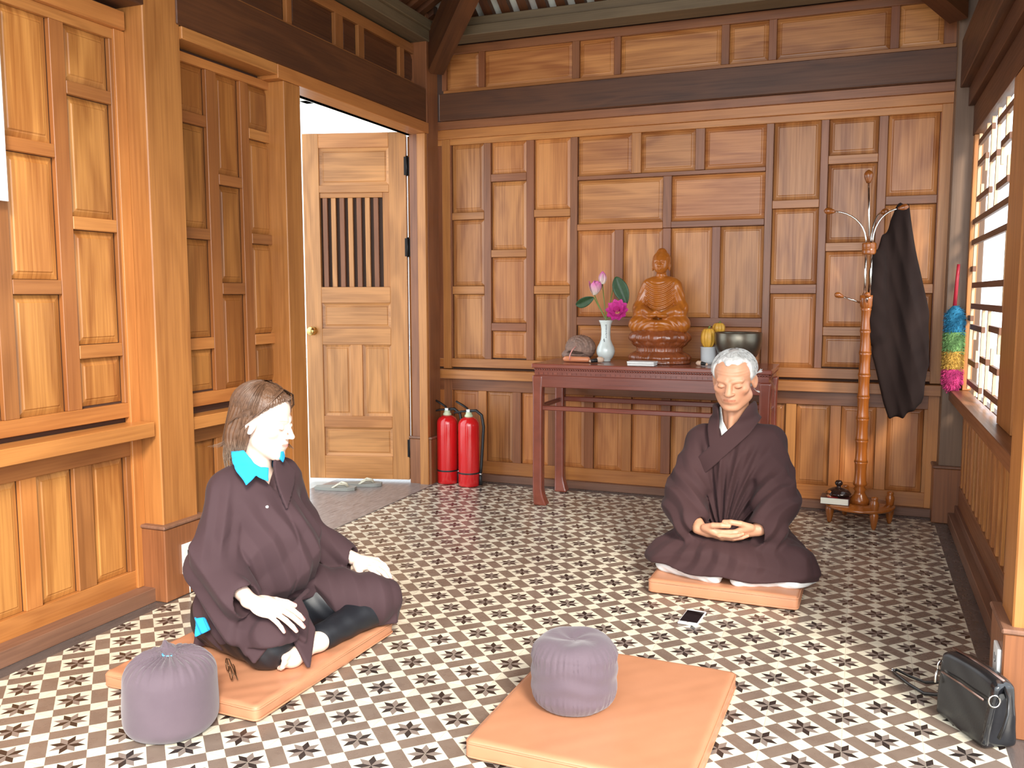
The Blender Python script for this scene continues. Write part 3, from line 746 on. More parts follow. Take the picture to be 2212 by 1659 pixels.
def leg_sdf(sx, sy):
    x0, y0 = sx*(HL-.032), sy*(Y1-.032)
    def f(P):
        z = P[:, 2]; k = np.clip((.10-z)/.10, 0, 1)**1.6; up = np.clip((z-.60)/.12, 0, 1)**2
        cx = x0-sx*(.020*k*.8)-sx*0.0; cy = y0-sy*0.012*k
        w = .028+.012*k+.004*up
        q = np.stack([np.abs(P[:, 0]-cx)-w, np.abs(P[:, 1]-cy)-(.027+.006*k), np.abs(z-.368)-.367], 1)
        r = .008; q = q+r
        d = np.sqrt((np.maximum(q, 0)**2).sum(1))+np.minimum(q.max(1), 0)-r
        # rounded spandrel to the apron
        s = rbox(P, (x0-sx*.05, y0, .705), (.05, .022, .032), .004)
        c = np.sqrt((P[:, 0]-(x0-sx*.092))**2+(z-.625)**2)-.062
        s = np.maximum(s, -c)
        return np.minimum(d, s)
    return f
for sx in (-1, 1):
    for sy in (-1, 1):
        x0, y0 = sx*(HL-.05), sy*(Y1-.03)
        blob('leg', leg_sdf(sx, sy), (x0-.13, y0-.06, -.004), (x0+.13, y0+.06, .745), .005, plain('red_lacquer', (.215, .052, .030), .26, Coat_Weight=.35, noise=.2, nscale=14) if sx*sy == 1 and sx == 1 else bpy.data.materials.get('red_lacquer') or plain('red_lacquer', (.215, .052, .030), .26, Coat_Weight=.35, noise=.2, nscale=14), tb)
mb = MB()
for yy in (Y0+.007, Y1-.025): mb.box(-HL+.05, HL-.05, yy, yy+.018, .670, .737, 0, 'x')
for s in (-1, 1): mb.box(s*(HL-.030)-.009, s*(HL-.030)+.009, Y0+.05, Y1-.05, .670, .737, 0, 'y')
mb.build('apron', REDW, tb, bevel=.003)
for nm, b in (('stretcher', (-HL+.05, HL-.05, Y0+.022, Y0+.044, .540, .566)), ('stretcher', (-HL+.05, HL-.05, Y1-.044, Y1-.022, .548, .576))):
    mb = MB(); mb.box(*b, 0, 'x'); mb.build(nm, REDW, tb, bevel=.004)
for s in (-1, 1):
    mb = MB(); mb.box(s*(HL-.032)-.010, s*(HL-.032)+.010, Y0+.05, Y1-.05, .545, .570, 0, 'y'); mb.build('stretcher', REDW, tb, bevel=.004)
PLAS = NT('clear_plastic_sheet'); PLAS.set(Base_Color=(.9, .85, .85), Roughness=.12, Transmission_Weight=.9, Alpha=.45); PLAS = PLAS.m
mb = MB(); 
for i in range(1):
    z0, z1 = ((.66, .79), (.58, .62))[i]
    mb.grid([[(HL+.004+.010*math.sin(j*1.1+i), Y0+.01+k*.03, z0+(z1-z0)*j/6) for j in range(7)] for k in range(5)], 0)
mb.build('plastic_wrap', PLAS, tb)

# ------------------------------------------------------------ Buddha statue on lotus base
STAT = NT('carved_honey_wood'); _c = STAT.n('TexCoord').outputs['Object']; _s = STAT.n('SeparateXYZ', {0: _c})
_v1 = STAT.n('CombineXYZ', {0: _s.outputs[0], 1: _s.outputs[1], 2: STAT.ma('MULTIPLY', _s.outputs[2], .2)}).outputs[0]
_n = STAT.n('TexNoise', {'Vector': _v1, 'Scale': 26.0, 'Detail': 4.0, 'Distortion': 1.2}).outputs[0]
STAT.set(Base_Color=STAT.mix(_n, (.54, .175, .018), (.28, .065, .010)), Roughness=.28, Coat_Weight=.4); STAT = STAT.m
LOTW = plain('dark_carved_wood', (.24, .062, .018), .22, noise=.35, nscale=12, Coat_Weight=.5)
bd = thing('buddha_statue', 'carved honey-brown wooden seated Buddha on a lotus pedestal', 'statue', (-1.028, 4.86, .801))
def buddha(P):
    x, y, z = P[:, 0], P[:, 1], P[:, 2]; ax = np.abs(x); Q = P.copy(); Q[:, 0] = ax
    knee = sm(.03, cap(Q, (.115, -.025, .212), (.0, -.085, .205), .044, .036), ell(Q, (.07, .02, .222), (.085, .085, .05)), ell(Q, (.120, -.02, .213), (.045, .055, .042)))
    R = P.copy(); R[:, 0] = x*.80
    tor = sm(.03, cap(R, (0, .035, .25), (0, .03, .41), .066, .062), ell(Q, (.038, .03, .440), (.055, .043, .034)))
    arm = sm(.018, cap(Q, (.083, .03, .425), (.118, .006, .31), .031, .030), cap(Q, (.126, .004, .305), (.040, -.078, .272), .030, .020))
    slv = ell(Q, (.115, -.01, .28), (.035, .05, .030))
    d = sm(.02, knee, tor, arm, slv)
    # draped folds
    fz = z-6.0*(x+.01)**2; m = np.clip((z-.285)/.03, 0, 1)*np.clip((.088-ax)/.02, 0, 1)*np.clip((.452-z)/.02, 0, 1)*np.clip((.02-y)/.03, 0, 1)
    d += m*.0028*np.sin(fz*2*np.pi/.0215)
    m2 = np.clip((.258-z)/.02, 0, 1)*np.clip(-y/.03, 0, 1)
    d += m2*.0016*np.sin((np.sqrt((ax-.02)**2+(z-.14)**2))*2*np.pi/.024)
    d += .0012*np.sin((z*.6+ax)*2*np.pi/.028)*np.clip((ax-.085)/.02, 0, 1)*np.clip((z-.28)/.02, 0, 1)
    hands = sm(.008, ell(Q, (.030, -.092, .262), (.032, .024, .012)), ell(Q, (.012, -.088, .272), (.026, .018, .010)), cap(Q, (.030, -.098, .275), (.002, -.100, .286), .006, .005))
    for i in range(4): hands = smin(hands, cap(Q, (.03, -.108+i*.008, .262+i*.002), (-.006, -.104+i*.008, .264+i*.002), .0055, .0045), .003)
    d = smin(d, hands, .006)
    neck = cap(P, (0, .024, .455), (0, .016, .515), .029, .026)
    neck += .001*np.sin(z*2*np.pi/.011)
    head = sm(.02, ell(P, (0, .014, .556), (.047, .052, .050)), ell(P, (0, -.002, .528), (.038, .040, .036)), ell(P, (0, -.012, .512), (.016, .018, .014)))
    head = sm(.006, head, cap(Q, (0, -.036, .556), (0, -.047, .533), .0045, .0068), ell(Q, (.0055, -.041, .531), (.005, .006, .004)))
    head = sm(.004, head, cap(Q, (.008, -.034, .562), (.030, -.025, .561), .0035, .003))
    head = smax(head, -ell(Q, (.017, -.039, .550), (.012, .009, .006)), .006)
    head = sm(.002, head, ell(Q, (.017, -.0325, .548), (.0095, .006, .0052)))
    head = sm(.002, head, ell(P, (0, -.040, .517), (.012, .006, .0026)), ell(P, (0, -.039, .512), (.009, .006, .003)))
    ear = ell(Q, (.046, .012, .535), (.007, .012, .030)); ear = smax(ear, -ell(Q, (.052, .008, .538), (.005, .006, .018)), .002)
    d = sm(.010, d, neck); d = sm(.006, d, head, ear)
    hair = sm(.012, np.maximum(ell(P, (0, .022, .565), (.049, .052, .050)), -(z-.560-.35*(-y-.0))), ell(P, (0, .022, .612), (.024, .024, .018)))
    hair = hair+.0016*np.sin(x*520)*np.sin(y*520)*np.sin(z*520)-.0008
    return np.minimum(d, hair)
blob('figure', buddha, (-.19, -.14, .15), (.19, .13, .65), .0022, STAT, bd)
def lotus(P):
    x, y, z = P[:, 0], P[:, 1], P[:, 2]; th = np.arctan2(y*1.25, x)
    q = P.copy(); q[:, 1] *= 1.28
    pet = np.abs(np.cos(th*6)); pet2 = np.abs(np.sin(th*6))
    up = ell(q, (0, 0, .145), (.166, .166, .060))-.012*pet**.8*np.clip(1-np.abs(z-.135)/.055, 0, 1)
    up = np.maximum(up, z-.187)
    up2 = ell(q, (0, 0, .115), (.150, .150, .045))-.006*pet2**.6*np.clip(1-np.abs(z-.11)/.05, 0, 1)
    lo = ell(q, (0, 0, .028), (.168, .168, .052))-.010*pet**.8*np.clip(1-np.abs(z-.035)/.04, 0, 1)
    r = np.sqrt((q[:, :2]**2).sum(1)); wa = np.maximum(r-.128, np.abs(z-.08)-.02)
    ba = np.maximum(r-.172, np.abs(z-.006)-.006)
    d = sm(.006, up, up2, lo, wa, ba)
    d += .0012*np.sin(th*48)*np.clip(1-np.abs(z-.09)/.1, 0, 1)
    return np.maximum(d, -z)
blob('lotus_base', lotus, (-.19, -.155, -.006), (.19, .155, .20), .003, LOTW, bd)

# vase with lotus flowers
CERA = plain('pale_celadon_porcelain', (.70, .77, .74), .12, noise=.08, nscale=20, Coat_Weight=.5)
vs = thing('vase', 'tall white porcelain vase with dark brush marks holding lotus flowers', 'vase', (-1.333, 4.85, .801))
mb = MB(); mb.lathe([(0, .002), (.026, 0), (.030, .004), (.028, .010), (.040, .022), (.050, .042), (.0525, .060), (.048, .082), (.036, .105), (.0285, .125), (.0262, .150), (.0265, .185), (.030, .208), (.038, .226), (.0405, .232), (.038, .233), (.028, .212), (.022, .180), (.022, .10), (0, .09)], 40); mb.build('body', CERA, vs)
INK = plain('dark_ink', (.03, .035, .07), .4)
mb = MB()
def on_vase(a, z, r): return (r*math.cos(a), r*math.sin(a), z)
for k in range(9):
    z = .205-k*.0085; a = -1.28
    mb.tube([on_vase(a-.12+.05*(k % 2), z, .0305 if z > .19 else .0275), on_vase(a, z+.002, .031 if z > .19 else .028), on_vase(a+.14, z-.002*(k % 3), .0305 if z > .19 else .0275)], .0011, 5)
    mb.tube([on_vase(a+.04*(k % 3-1), z+.003, .031 if z > .19 else .028), on_vase(a+.03*(k % 2), z-.003, .031 if z > .19 else .0278)], .001, 5)
for p, q in (((-1.75, .118), (-1.60, .130)), ((-1.60, .130), (-1.52, .112)), ((-1.52, .112), (-1.66, .102)), ((-1.7, .106), (-1.5, .12))): mb.tube([on_vase(*p, .0325), on_vase((p[0]+q[0])/2, (p[1]+q[1])/2, .0325), on_vase(*q, .0325)], .0010, 5)
mb.build('brush_marks', INK, vs)
PETAL = NT('pink_lotus_petal'); _uv = PETAL.n('UVMap'); _s = PETAL.n('SeparateXYZ', {0: _uv.outputs[0]})
PETAL.set(Base_Color=PETAL.mix(PETAL.ma('POWER', _s.outputs[1], 1.1), (.80, .72, .60), (.70, .11, .42)), Roughness=.55, Subsurface_Weight=0.0); PETAL = PETAL.m
MAG = plain('magenta_petal', (.62, .045, .30), .5, noise=.35, nscale=60)
STEM = plain('green_stem', (.16, .22, .05), .5); LEAF = plain('dark_lotus_leaf', (.028, .075, .028), .45, noise=.3, nscale=60)
def stem(P, parent, r=.0028):
    mb = MB(); mb.tube(P, r, 8); return mb.build('stem', STEM, parent)
def petal(mb, base, dirv, up, L_, w, curl=.4, m=0):
    d = Vector(dirv).normalized(); u = Vector(up); u = (u-d*u.dot(d)).normalized(); s = d.cross(u)
    rows = []
    for i in range(9):
        t = i/8; ww = w*math.sin(math.pi*min(1, t*.93+.07))**.75*(1-.25*t); row = []
        c = Vector(base)+d*L_*t*(1-.25*curl*t)+u*L_*curl*t*t*.6
        for j in range(5):
            k = (j-2)/2; row.append(tuple(c+s*ww*k+u*ww*.35*k*k))
        rows.append(row)
    mb.grid(rows, m, uvs=lambda i, j: (j/4, i/8))
vx, vy, vz = -1.333, 4.85, .801
def flower(name, label, c, n_, kind, S):
    t = thing(name, label, 'flower', c)
    stem_from = Vector((vx-c[0], vy-c[1], vz+.15-c[2]))
    mid = stem_from*.45+Vector((.0, 0, .02)); top = Vector((vx-c[0], vy-c[1], vz+.235-c[2]))
    stem([tuple(stem_from), tuple(top), tuple(top*.5+Vector((0, 0, -.004))), (0, 0, 0)], t)
    if kind == 'bud':
        for k in range(7):
            mb = MB(); a = k*2*math.pi/7; petal(mb, (.010*math.cos(a), .010*math.sin(a), 0), (.34*math.cos(a), .34*math.sin(a), 1), (-math.cos(a), -math.sin(a), 0), S, S*.33, .62); mb.build('petal', PETAL, t)
        mb = MB(); mb.lathe([(0, 0), (S*.15, S*.1), (S*.24, S*.4), (S*.18, S*.7), (0, S*.85)], 14); mb.build('bud_core', PETAL, t)
    elif kind == 'half':
        for k in range(10):
            mb = MB(); a = k*2*math.pi/10; sp = .75 if k % 2 else .45
            petal(mb, (.008*math.cos(a), .008*math.sin(a), 0), (sp*math.cos(a)+.25, sp*math.sin(a)-.2, .8), (-math.cos(a), -math.sin(a), .1), S, S*.30, .5); mb.build('petal', PETAL, t)
    else:
        for ring, (sp, up, L_) in enumerate(((1.0, .12, S), (1.0, .5, S*.85), (.8, 1.0, S*.65))):
            for k in range(10-ring*2):
                mb = MB(); a = k*2*math.pi/(10-ring*2)+ring*.4
                # flower faces the room and droops
                loc_ = Vector((sp*math.cos(a), sp*math.sin(a), up)); rotq = Matrix.Rotation(math.radians(68), 3, 'X')
                upv = Vector((-math.cos(a)*.3, -math.sin(a)*.3, 1))
                petal(mb, (0, 0, 0), tuple(rotq @ loc_), tuple(rotq @ upv), L_, L_*.34, .45); mb.build('petal', MAG, t)
        mb = MB(); mb.lathe([(0, -.012), (.012, -.012), (.014, 0), (0, .006)], 12, (0, -.012, 0)); mb.build('flower_core', plain('yellow_core', (.6, .35, .15), .6), t)
    return t
flower('lotus_bud', 'closed pink and white lotus bud, topmost in the vase', (vx-.022, 4.85, vz+.435), 0, 'bud', .078)
flower('lotus_flower', 'half-open pale pink lotus bloom on the left of the vase', (vx-.068, 4.845, vz+.375), 0, 'half', .092)
flower('lotus_flower', 'drooping open magenta lotus flower on the right of the vase', (vx+.082, 4.80, vz+.283), 0, 'open', .078)
def leaf(label, P, W, roll):
    c = P[0]; t = thing('lotus_leaf', label, 'leaf', c)
    stem([(vx-c[0], vy-c[1], vz+.15-c[2]), (vx-c[0], vy-c[1], vz+.235-c[2]), (0, 0, 0)], t)
    mb = MB(); n = 14; rows = []
    for i in range(n+1):
        s = i/n; k = s*(len(P)-1); a = min(int(k), len(P)-2); fr = k-a
        p = (Vector(P[a])*(1-fr)+Vector(P[a+1])*fr)-Vector(c); d = (Vector(P[a+1])-Vector(P[a])).normalized()
        side = d.cross(Vector((0, 1, 0))).normalized(); sd = (side*math.cos(roll)+Vector((0, 1, 0))*math.sin(roll)); nn = d.cross(sd)
        w = W*math.sin(math.pi*(s*.96+.02))**.7
        rows.append([tuple(p+sd*w*j/4+nn*w*.35*abs(j/4)) for j in range(-4, 5)])
    mb.grid(rows, 0); o = mb.build('blade', LEAF, t)
    so = o.modifiers.new('thick', 'SOLIDIFY'); so.thickness = .0012
leaf('dark green folded lotus leaf reaching left from the vase', [(vx-.072, 4.85, vz+.36), (vx-.11, 4.85, vz+.345), (vx-.15, 4.85, vz+.325), (vx-.178, 4.85, vz+.318)], .028, .35)
leaf('dark green upright lotus leaf between the vase and the Buddha statue', [(vx+.055, 4.85, vz+.475), (vx+.072, 4.85, vz+.43), (vx+.095, 4.85, vz+.38), (vx+.118, 4.85, vz+.325)], .042, .2)

# wooden fish drum, strikers
DRUM = plain('weathered_carved_wood', (.26, .16, .12), .6, noise=.45, nscale=45, bump=.4, bscale=90)
dr = thing('wooden_fish_drum', 'round carved grey-brown wooden fish drum left of the vase', 'drum', (-1.487, 4.87, .801))
def fish(P):
    x, y, z = P[:, 0], P[:, 1], P[:, 2]; th = np.arctan2(z-.07, x+.01); r = np.sqrt((x+.01)**2+(z-.07)**2)
    d = ell(P, (0, 0, .073), (.088, .075, .074)); d = sm(.012, d, ell(P, (-.068, -.03, .035), (.035, .03, .026)))
    d = smax(d, -ell(P, (-.015, -.08, .048), (.056, .06, .0085), rotm(ry=.05)), .003)
    d += .0016*np.sin(r*2*np.pi/.013)*(y < -.01)*(z > .055)+.0011*np.sin(th*30)*(r > .045)
    e = np.sqrt((x-.0)**2+(z-.118)**2); d -= .003*np.exp(-((e-.016)/.004)**2)*(y < 0)
    return np.maximum(d, -z)
blob('body', fish, (-.115, -.09, -.004), (.1, .085, .155), .0028, DRUM, dr)
STR = plain('salmon_varnished_wood', (.72, .27, .13), .3); PK = plain('pink_ribbon', (.75, .33, .28), .6); PALE = plain('pale_felt', (.72, .50, .36), .8)
st = thing('wooden_striker', 'thick salmon-coloured baton lying in front of the fish drum', 'striker', (-1.468, 4.745, .801))
mb = MB(); mb.tube([(-.083, .0, .0165), (-.074, 0, .0165), (-.06, 0, .0165), (0, -.002, .016), (.068, -.006, .0165), (.076, -.006, .0165)], [.006, .0145, .0165, .0155, .0145, .006], 16); mb.build('baton', STR, st)
mb = MB(); mb.tube([(-.040, -.017, .012), (-.037, -.020, .040), (-.028, -.006, .068), (-.018, .022, .085)], [.006, .0055, .005, .006], 8, flat=(1, .4)); mb.build('ribbon', PK, st)
def striker(label, c, rz, s=1):
    t = thing('bell_striker', label, 'striker', c, rz)
    mb = MB(); mb.tube([(0, 0, .017*s), (.008*s, 0, .017*s), (.028*s, 0, .017*s), (.04*s, 0, .016*s)], [.008*s, .0165*s, .0165*s, .008*s], 16); mb.build('head', PALE, t)
    mb = MB(); mb.tube([(-.035*s, 0, .010), (-.02*s, 0, .012), (.002*s, 0, .014)], [.009*s, .0105*s, .0125*s], 12); mb.build('grip', BLK, t)
    mb = MB(); mb.tube([(-.044*s, 0, .0085), (-.039*s, 0, .009), (-.034*s, 0, .0095)], [.003, .0075, .0085], 12); mb.build('tip', PALE, t)
striker('small striker with pale round head and dark grip in front of the vase', (-1.352, 4.735, .801), math.radians(28))
striker('small dark and pale striker beside the singing bowl, half behind the old man', (-.772, 4.72, .801), math.radians(160), .8)
# booklets
PAPER = plain('white_paper', (.80, .80, .78), .6)
for k, (w, z, rz, lab) in enumerate(((.072, .801, 1, 'white booklet under another, in front of the lotus pedestal'), (.073, .8125, -1, 'white booklet on top of the pile in front of the lotus pedestal'))):
    t = thing('booklet', lab, 'booklet', (-1.073, 4.64, z), math.radians(rz))
    mb = MB(); mb.box(-w, w, -.045, .045, .0005, .0105, 0); mb.build('pages', PAPER, t, bevel=.003, seg=2)
    mb = MB(); mb.box(-w-.001, w+.001, -.046, .046, .0102, .0112, 0); mb.build('cover', plain('white_cover', (.86, .87, .88), .35), t)
# singing bowl, pumpkins in a pot
BOWL = plain('dull_bronze', (.17, .15, .115), .34, .85, noise=.25, nscale=9)
sb = thing('singing_bowl', 'large dark bronze singing bowl on the right end of the altar', 'bowl', (-.600, 4.83, .801))
mb = MB(); mb.lathe([(0, .030), (.03, .031), (.062, .038), (.09, .058), (.108, .090), (.116, .130), (.118, .172), (.121, .176), (.124, .172), (.123, .13), (.116, .088), (.098, .050), (.07, .026), (.04, .016), (0, .014)], 48); mb.build('bowl', BOWL, sb)
mb = MB(); mb.lathe([(0, 0), (.060, 0), (.072, .006), (.074, .016), (.064, .024), (0, .026)], 32); mb.build('cushion_ring', plain('red_cushion', (.3, .03, .03), .8), sb)
pt = thing('ceramic_pot', 'small white ceramic pot holding yellow gourds', 'pot', (-.762, 4.87, .801))
mb = MB(); mb.lathe([(0, .002), (.036, 0), (.041, .02), (.043, .09), (.046, .092), (.043, .094), (.038, .085), (.034, .01), (0, .01)], 32); mb.build('pot', plain('white_ceramic', (.74, .80, .82), .15), pt)
YEL = plain('yellow_gourd_skin', (.78, .43, .06), .35, noise=.18, nscale=30)
def gourd(label, c, r, h, n_):
    t = thing('gourd', label, 'gourd', c)
    mb = MB(); mb.lathe([(r*math.sin(a)**.8 if a > 0 else 0, h/2-h/2*math.cos(a)) for a in [math.pi*k/14 for k in range(15)]], 48, fr=lambda a, rr, z: (rr*(1-.16*abs(math.cos(a*n_/2))**3), z-.10*h*math.exp(-(rr/(r*.35))**2)*(1 if z > h/2 else 0))); mb.build('flesh', YEL, t)
    mb = MB(); mb.tube([(0, 0, h*.88), (.003, 0, h*.98), (.010, -.002, h*1.06)], [.006, .004, .005], 8); mb.build('stalk', STEM, t)
gourd('tall ribbed yellow gourd standing in the white pot', (-.765, 4.87, .885), .041, .115, 9)
gourd('small ribbed yellow gourd behind the singing bowl rim', (-.722, 4.958, .96), .036, .065, 8)
mb = MB(); mb.lathe([(0, 0), (.03, 0), (.032, .14), (.04, .158), (0, .158)], 24, (-.722, 4.958, .801)); tag(mb.build('pot', plain('white_ceramic', (.74, .80, .82), .15)), 'white ceramic stand behind the singing bowl under the small gourd', 'pot')
# ------------------------------------------------------------ people
def near(P, c, R, fn, pad=.85):
    r = np.sqrt(((P-_v(c))**2).sum(1)); m = r < R
    d = (r-R*pad).astype(np.float32)
    if m.any(): d[m] = fn(P[m])
    return d
def loc(P, c, Rm, s=1.0): return ((P-_v(c))@Rm)/s
def utri(P, a, b, c, th):
    """triangle of cloth, thickness th"""
    a, b, c = _v(a), _v(b), _v(c); ba, cb, ac = b-a, c-b, a-c; pa, pb, pc = P-a, P-b, P-c; n = np.cross(ba, ac)
    s = (np.sign(pa@np.cross(ba, n))+np.sign(pb@np.cross(cb, n))+np.sign(pc@np.cross(ac, n)))
    def e(v, p): return ((p-np.clip((p@v)/(v@v), 0, 1)[:, None]*v)**2).sum(1)
    d = np.where(s < 2, np.minimum(np.minimum(e(ba, pa), e(cb, pb)), e(ac, pc)), (pa@n)**2/(n@n))
    return np.sqrt(d)-th
def seg2(X, Z, a, b):
    dx, dz = b[0]-a[0], b[1]-a[1]; t = np.clip(((X-a[0])*dx+(Z-a[1])*dz)/(dx*dx+dz*dz), 0, 1)
    return np.sqrt((X-a[0]-t*dx)**2+(Z-a[1]-t*dz)**2)
def poly2(X, Z, pts):
    """signed distance to a polygon in the plane"""
    d = None; ins = np.zeros(len(X), bool); n = len(pts)
    for i in range(n):
        a, b = pts[i], pts[(i+1) % n]; e = seg2(X, Z, a, b); d = e if d is None else np.minimum(d, e)
        c = ((a[1] > Z) != (b[1] > Z)) & (X < (b[0]-a[0])*(Z-a[1])/((b[1]-a[1]) or 1e-9)+a[0]); ins ^= c
    return np.where(ins, -d, d)
def ridge(s, sharp=.65): return (1-np.abs(np.sin(s*np.pi)))**sharp

def head_sdf(q, old=False, fem=False):
    x, y, z = q[:, 0], q[:, 1], q[:, 2]; Q = q.copy(); Q[:, 0] = np.abs(x)
    skull = ell(q, (0, .014, .036), (.073, .093, .077))
    face = ell(q, (0, -.022, -.040), (.0585 if not fem else .055, .066, .078))
    jaw = cap(Q, (.044 if old else .040, -.010, -.068), (.016 if old else .012, -.060, -.101), .022 if not fem else .018, .017)
    d = sm(.03, skull, face, jaw)
    d = sm(.018, d, ell(Q, (.044, -.050, -.022), (.020, .022, .019)), ell(q, (0, -.072, -.103), (.020, .016, .015)))
    d = sm(.012, d, cap(Q, (.012, -.080, .018), (.042, -.066, .019), .0095 if not fem else .007, .008))
    d = smax(d, -ell(Q, (.031, -.094, -.002), (.018, .015, .0115)), .010)
    d = sm(.0035, d, ell(Q, (.030, -.0715, -.003), (.0155, .0135, .0115)))
    lid = cap(Q, (.0185, -.0845, -.0065), (.0300, -.0875, -.0105), .0012); lid = np.minimum(lid, cap(Q, (.0300, -.0875, -.0105), (.0425, -.0790, -.0065), .0012))
    d = smax(d, -(lid-.0008), .0025)
    nw = .0095 if old else (.0075 if not fem else .0058)
    nose = sm(.006, cap(q, (0, -.082, .010), (0, -.104, -.028), nw, nw+.0030), ell(Q, (nw+.0045, -.094, -.0345), (.0070 if fem else .0085, .0095, .0065)), ell(q, (0, -.106, -.032), (nw+.0028, .009, .0078)))
    d = sm(.008, d, nose)
    d = smax(d, -ell(Q, (.0062, -.100, -.0415), (.0032, .0050, .0035)), .002)
    d = sm(.012, d, ell(q, (0, -.074, -.064), (.030, .020, .022)))
    lw = .022 if not old else .027
    d = sm(.003, d, cap(Q, (.003, -.0925, -.0572), (lw, -.0830, -.0620), .0036, .0014), cap(Q, (0, -.0912, -.0675), (lw*.85, -.0825, -.0650), .0042, .0014))
    d = smax(d, -np.minimum(cap(Q, (0, -.1010, -.0620), (lw*.6, -.0965, -.0625), .0013), cap(Q, (lw*.6, -.0965, -.0625), (lw+.003, -.0850, -.0640), .0013)), .002)
    if old:
        d = smax(d, -cap(Q, (.018, -.098, -.036), (.033, -.080, -.070), .0022, .0015), .006)
        d = smax(d, -cap(Q, (.020, -.090, -.0165), (.036, -.083, -.019), .0020, .0010), .005)
        d += .0009*np.sin(z*2*np.pi/.0125+.6*np.sin(x*60))*np.exp(-((z-.055)/.022)**2)*(y < -.03)
        d += .0010*vnoise(q, 70, 4)*(y < 0)*(z < 0)
    R = rotm(ry=.0, rz=.35)
    E = Q-_v((.0745, .010, -.008)); E = E@rotm(rz=-.45, rx=.12)
    ear = ell(E, (0, 0, 0), (.0065, .0185, .031)); ear = smax(ear, -ell(E, (.0065, -.002, .004), (.0050, .0105, .019)), .003)
    ear = sm(.003, ear, ell(E, (.000, -.003, -.024), (.0055, .009, .010)), ell(E, (.001, -.012, -.003), (.004, .004, .006)))
    return sm(.005, d, ear)
def head_tint(q, old=False, fem=False):
    x, y, z = np.abs(q[:, 0]), q[:, 1], q[:, 2]; c = np.ones((len(q), 3), np.float32)
    def put(mask, col): m = np.clip(mask, 0, 1)[:, None]; c[:] = c*(1-m)+_v(col)*m
    fr = (y < -.03)
    put(np.exp(-((x-.044)**2+(z+.030)**2)/.00045)*.30*fr, (1.02, .74, .70))
    lip = np.clip((.0075-np.abs(z+.0625))/.002, 0, 1)*np.clip((.0235-x)/.003, 0, 1)*fr
    put(lip*(.8 if fem else .55), (.92, .42, .42) if fem else (.80, .50, .46))
    put(np.exp(-((z+.0622)/.0013)**2)*np.clip((.025-x)/.003, 0, 1)*fr*.8, (.45, .18, .16))
    e = np.minimum(seg2(x, z, (.0185, -.0065), (.030, -.0108)), seg2(x, z, (.030, -.0108), (.043, -.0062)))
    put(np.exp(-(e/.0016)**2)*fr*(.85), (.22, .12, .10))
    b = seg2(x, z, (.014, .020), (.044, .022))
    if fem: put(np.exp(-(b/.0028)**2)*fr*.55, (.42, .28, .22))
    else: put(np.exp(-(b/.004)**2)*fr*.55, (.95, .95, .95))
    put(((x < .009) & (np.abs(z+.0415) < .003) & (y < -.09))*.6, (.4, .2, .18))
    return c

def hand_sdf(P, wrist, F, Nn, thumb, s=1.0, curl=(.25, .25, .25, .25), spread=.06, tcurl=.3, tout=.6, tdown=.2, pd=.0):
    """wrist point, finger direction F, dorsal normal Nn, thumb=+1/-1 picks the side"""
    F = Vector(F).normalized(); N_ = Vector(Nn); N_ = (N_-F*N_.dot(F)).normalized(); X = F.cross(N_)*thumb
    w = Vector(wrist); T = lambda f, x, n: w+(F*f+X*x+N_*n)*s
    R = np.array((X, F, N_), dtype=np.float32).T
    d = ell(P, T(.052, .0, .0), (.041*s, .053*s, .0150*s), R)
    d = sm(.010*s, d, cap(P, T(-.01, 0, 0), T(.03, 0, 0), .023*s, .022*s), ell(P, T(.040, .026, -.006), (.017*s, .028*s, .013*s), R))
    tips = []
    fx = (.030, .0105, -.0100, -.0285); fl = ((.041, .025, .019), (.045, .029, .020), (.041, .027, .019), (.032, .020, .017)); fo = (.086, .091, .087, .078)
    for i in range(4):
        p = T(fo[i], fx[i], .002); a = pd; sp = spread*(1.5-i); fd = None
        r = (.0088, .0088, .0084, .0074)[i]*s
        dr = (F*math.cos(sp)+X*math.sin(sp)).normalized()
        pp = T(fo[i]-.030, fx[i]*.85, .003)
        fd = cap(P, pp, p, r*1.0, r*1.06)
        for k in range(3):
            a += curl[i]*(.6, 1.15, .8)[k]; dv = dr*math.cos(a)-N_*math.sin(a)
            q = p+dv*fl[i][k]*s; fd = smin(fd, cap(P, p, q, r*(1.05, .97, .90)[k], r*(.97, .90, .76)[k]), .002); p = q
        up = (dr*math.sin(a)+N_*math.cos(a)); tips.append((p-dv*.003*s+up*r*.72, r*.72))
        kn = T(fo[i]-.002, fx[i], .008)
        d = smin(d, fd, .004*s) if i else smin(d, fd, .004*s)
        d = smin(d, ell(P, kn, (.007*s, .009*s, .005*s), R), .005*s)
    p = T(.020, .026, -.006); th = [.045, .034, .026]; rr = [.0125, .0108, .0100, .0080]; a = tout; fd = None
    for k in range(3):
        dv = (F*math.cos(a)+X*math.sin(a)-N_*tdown).normalized(); q = p+dv*th[k]*s
        e = cap(P, p, q, rr[k]*s, rr[k+1]*s); fd = e if fd is None else smin(fd, e, .003); p = q; a -= tcurl
    tips.append((p-dv*.003*s+(N_*.7+X*.5).normalized()*rr[3]*s*.72, rr[3]*s*.72))
    return smin(d, fd, .007*s), tips

def nails(P, c, tips, col):
    for p, r in tips:
        m = np.exp(-((P-_v(p))**2).sum(1)/(r*1.0)**2)[:, None]; m = np.clip(m*1.3, 0, 1); c[:] = c*(1-m)+_v(col)*m
    return c

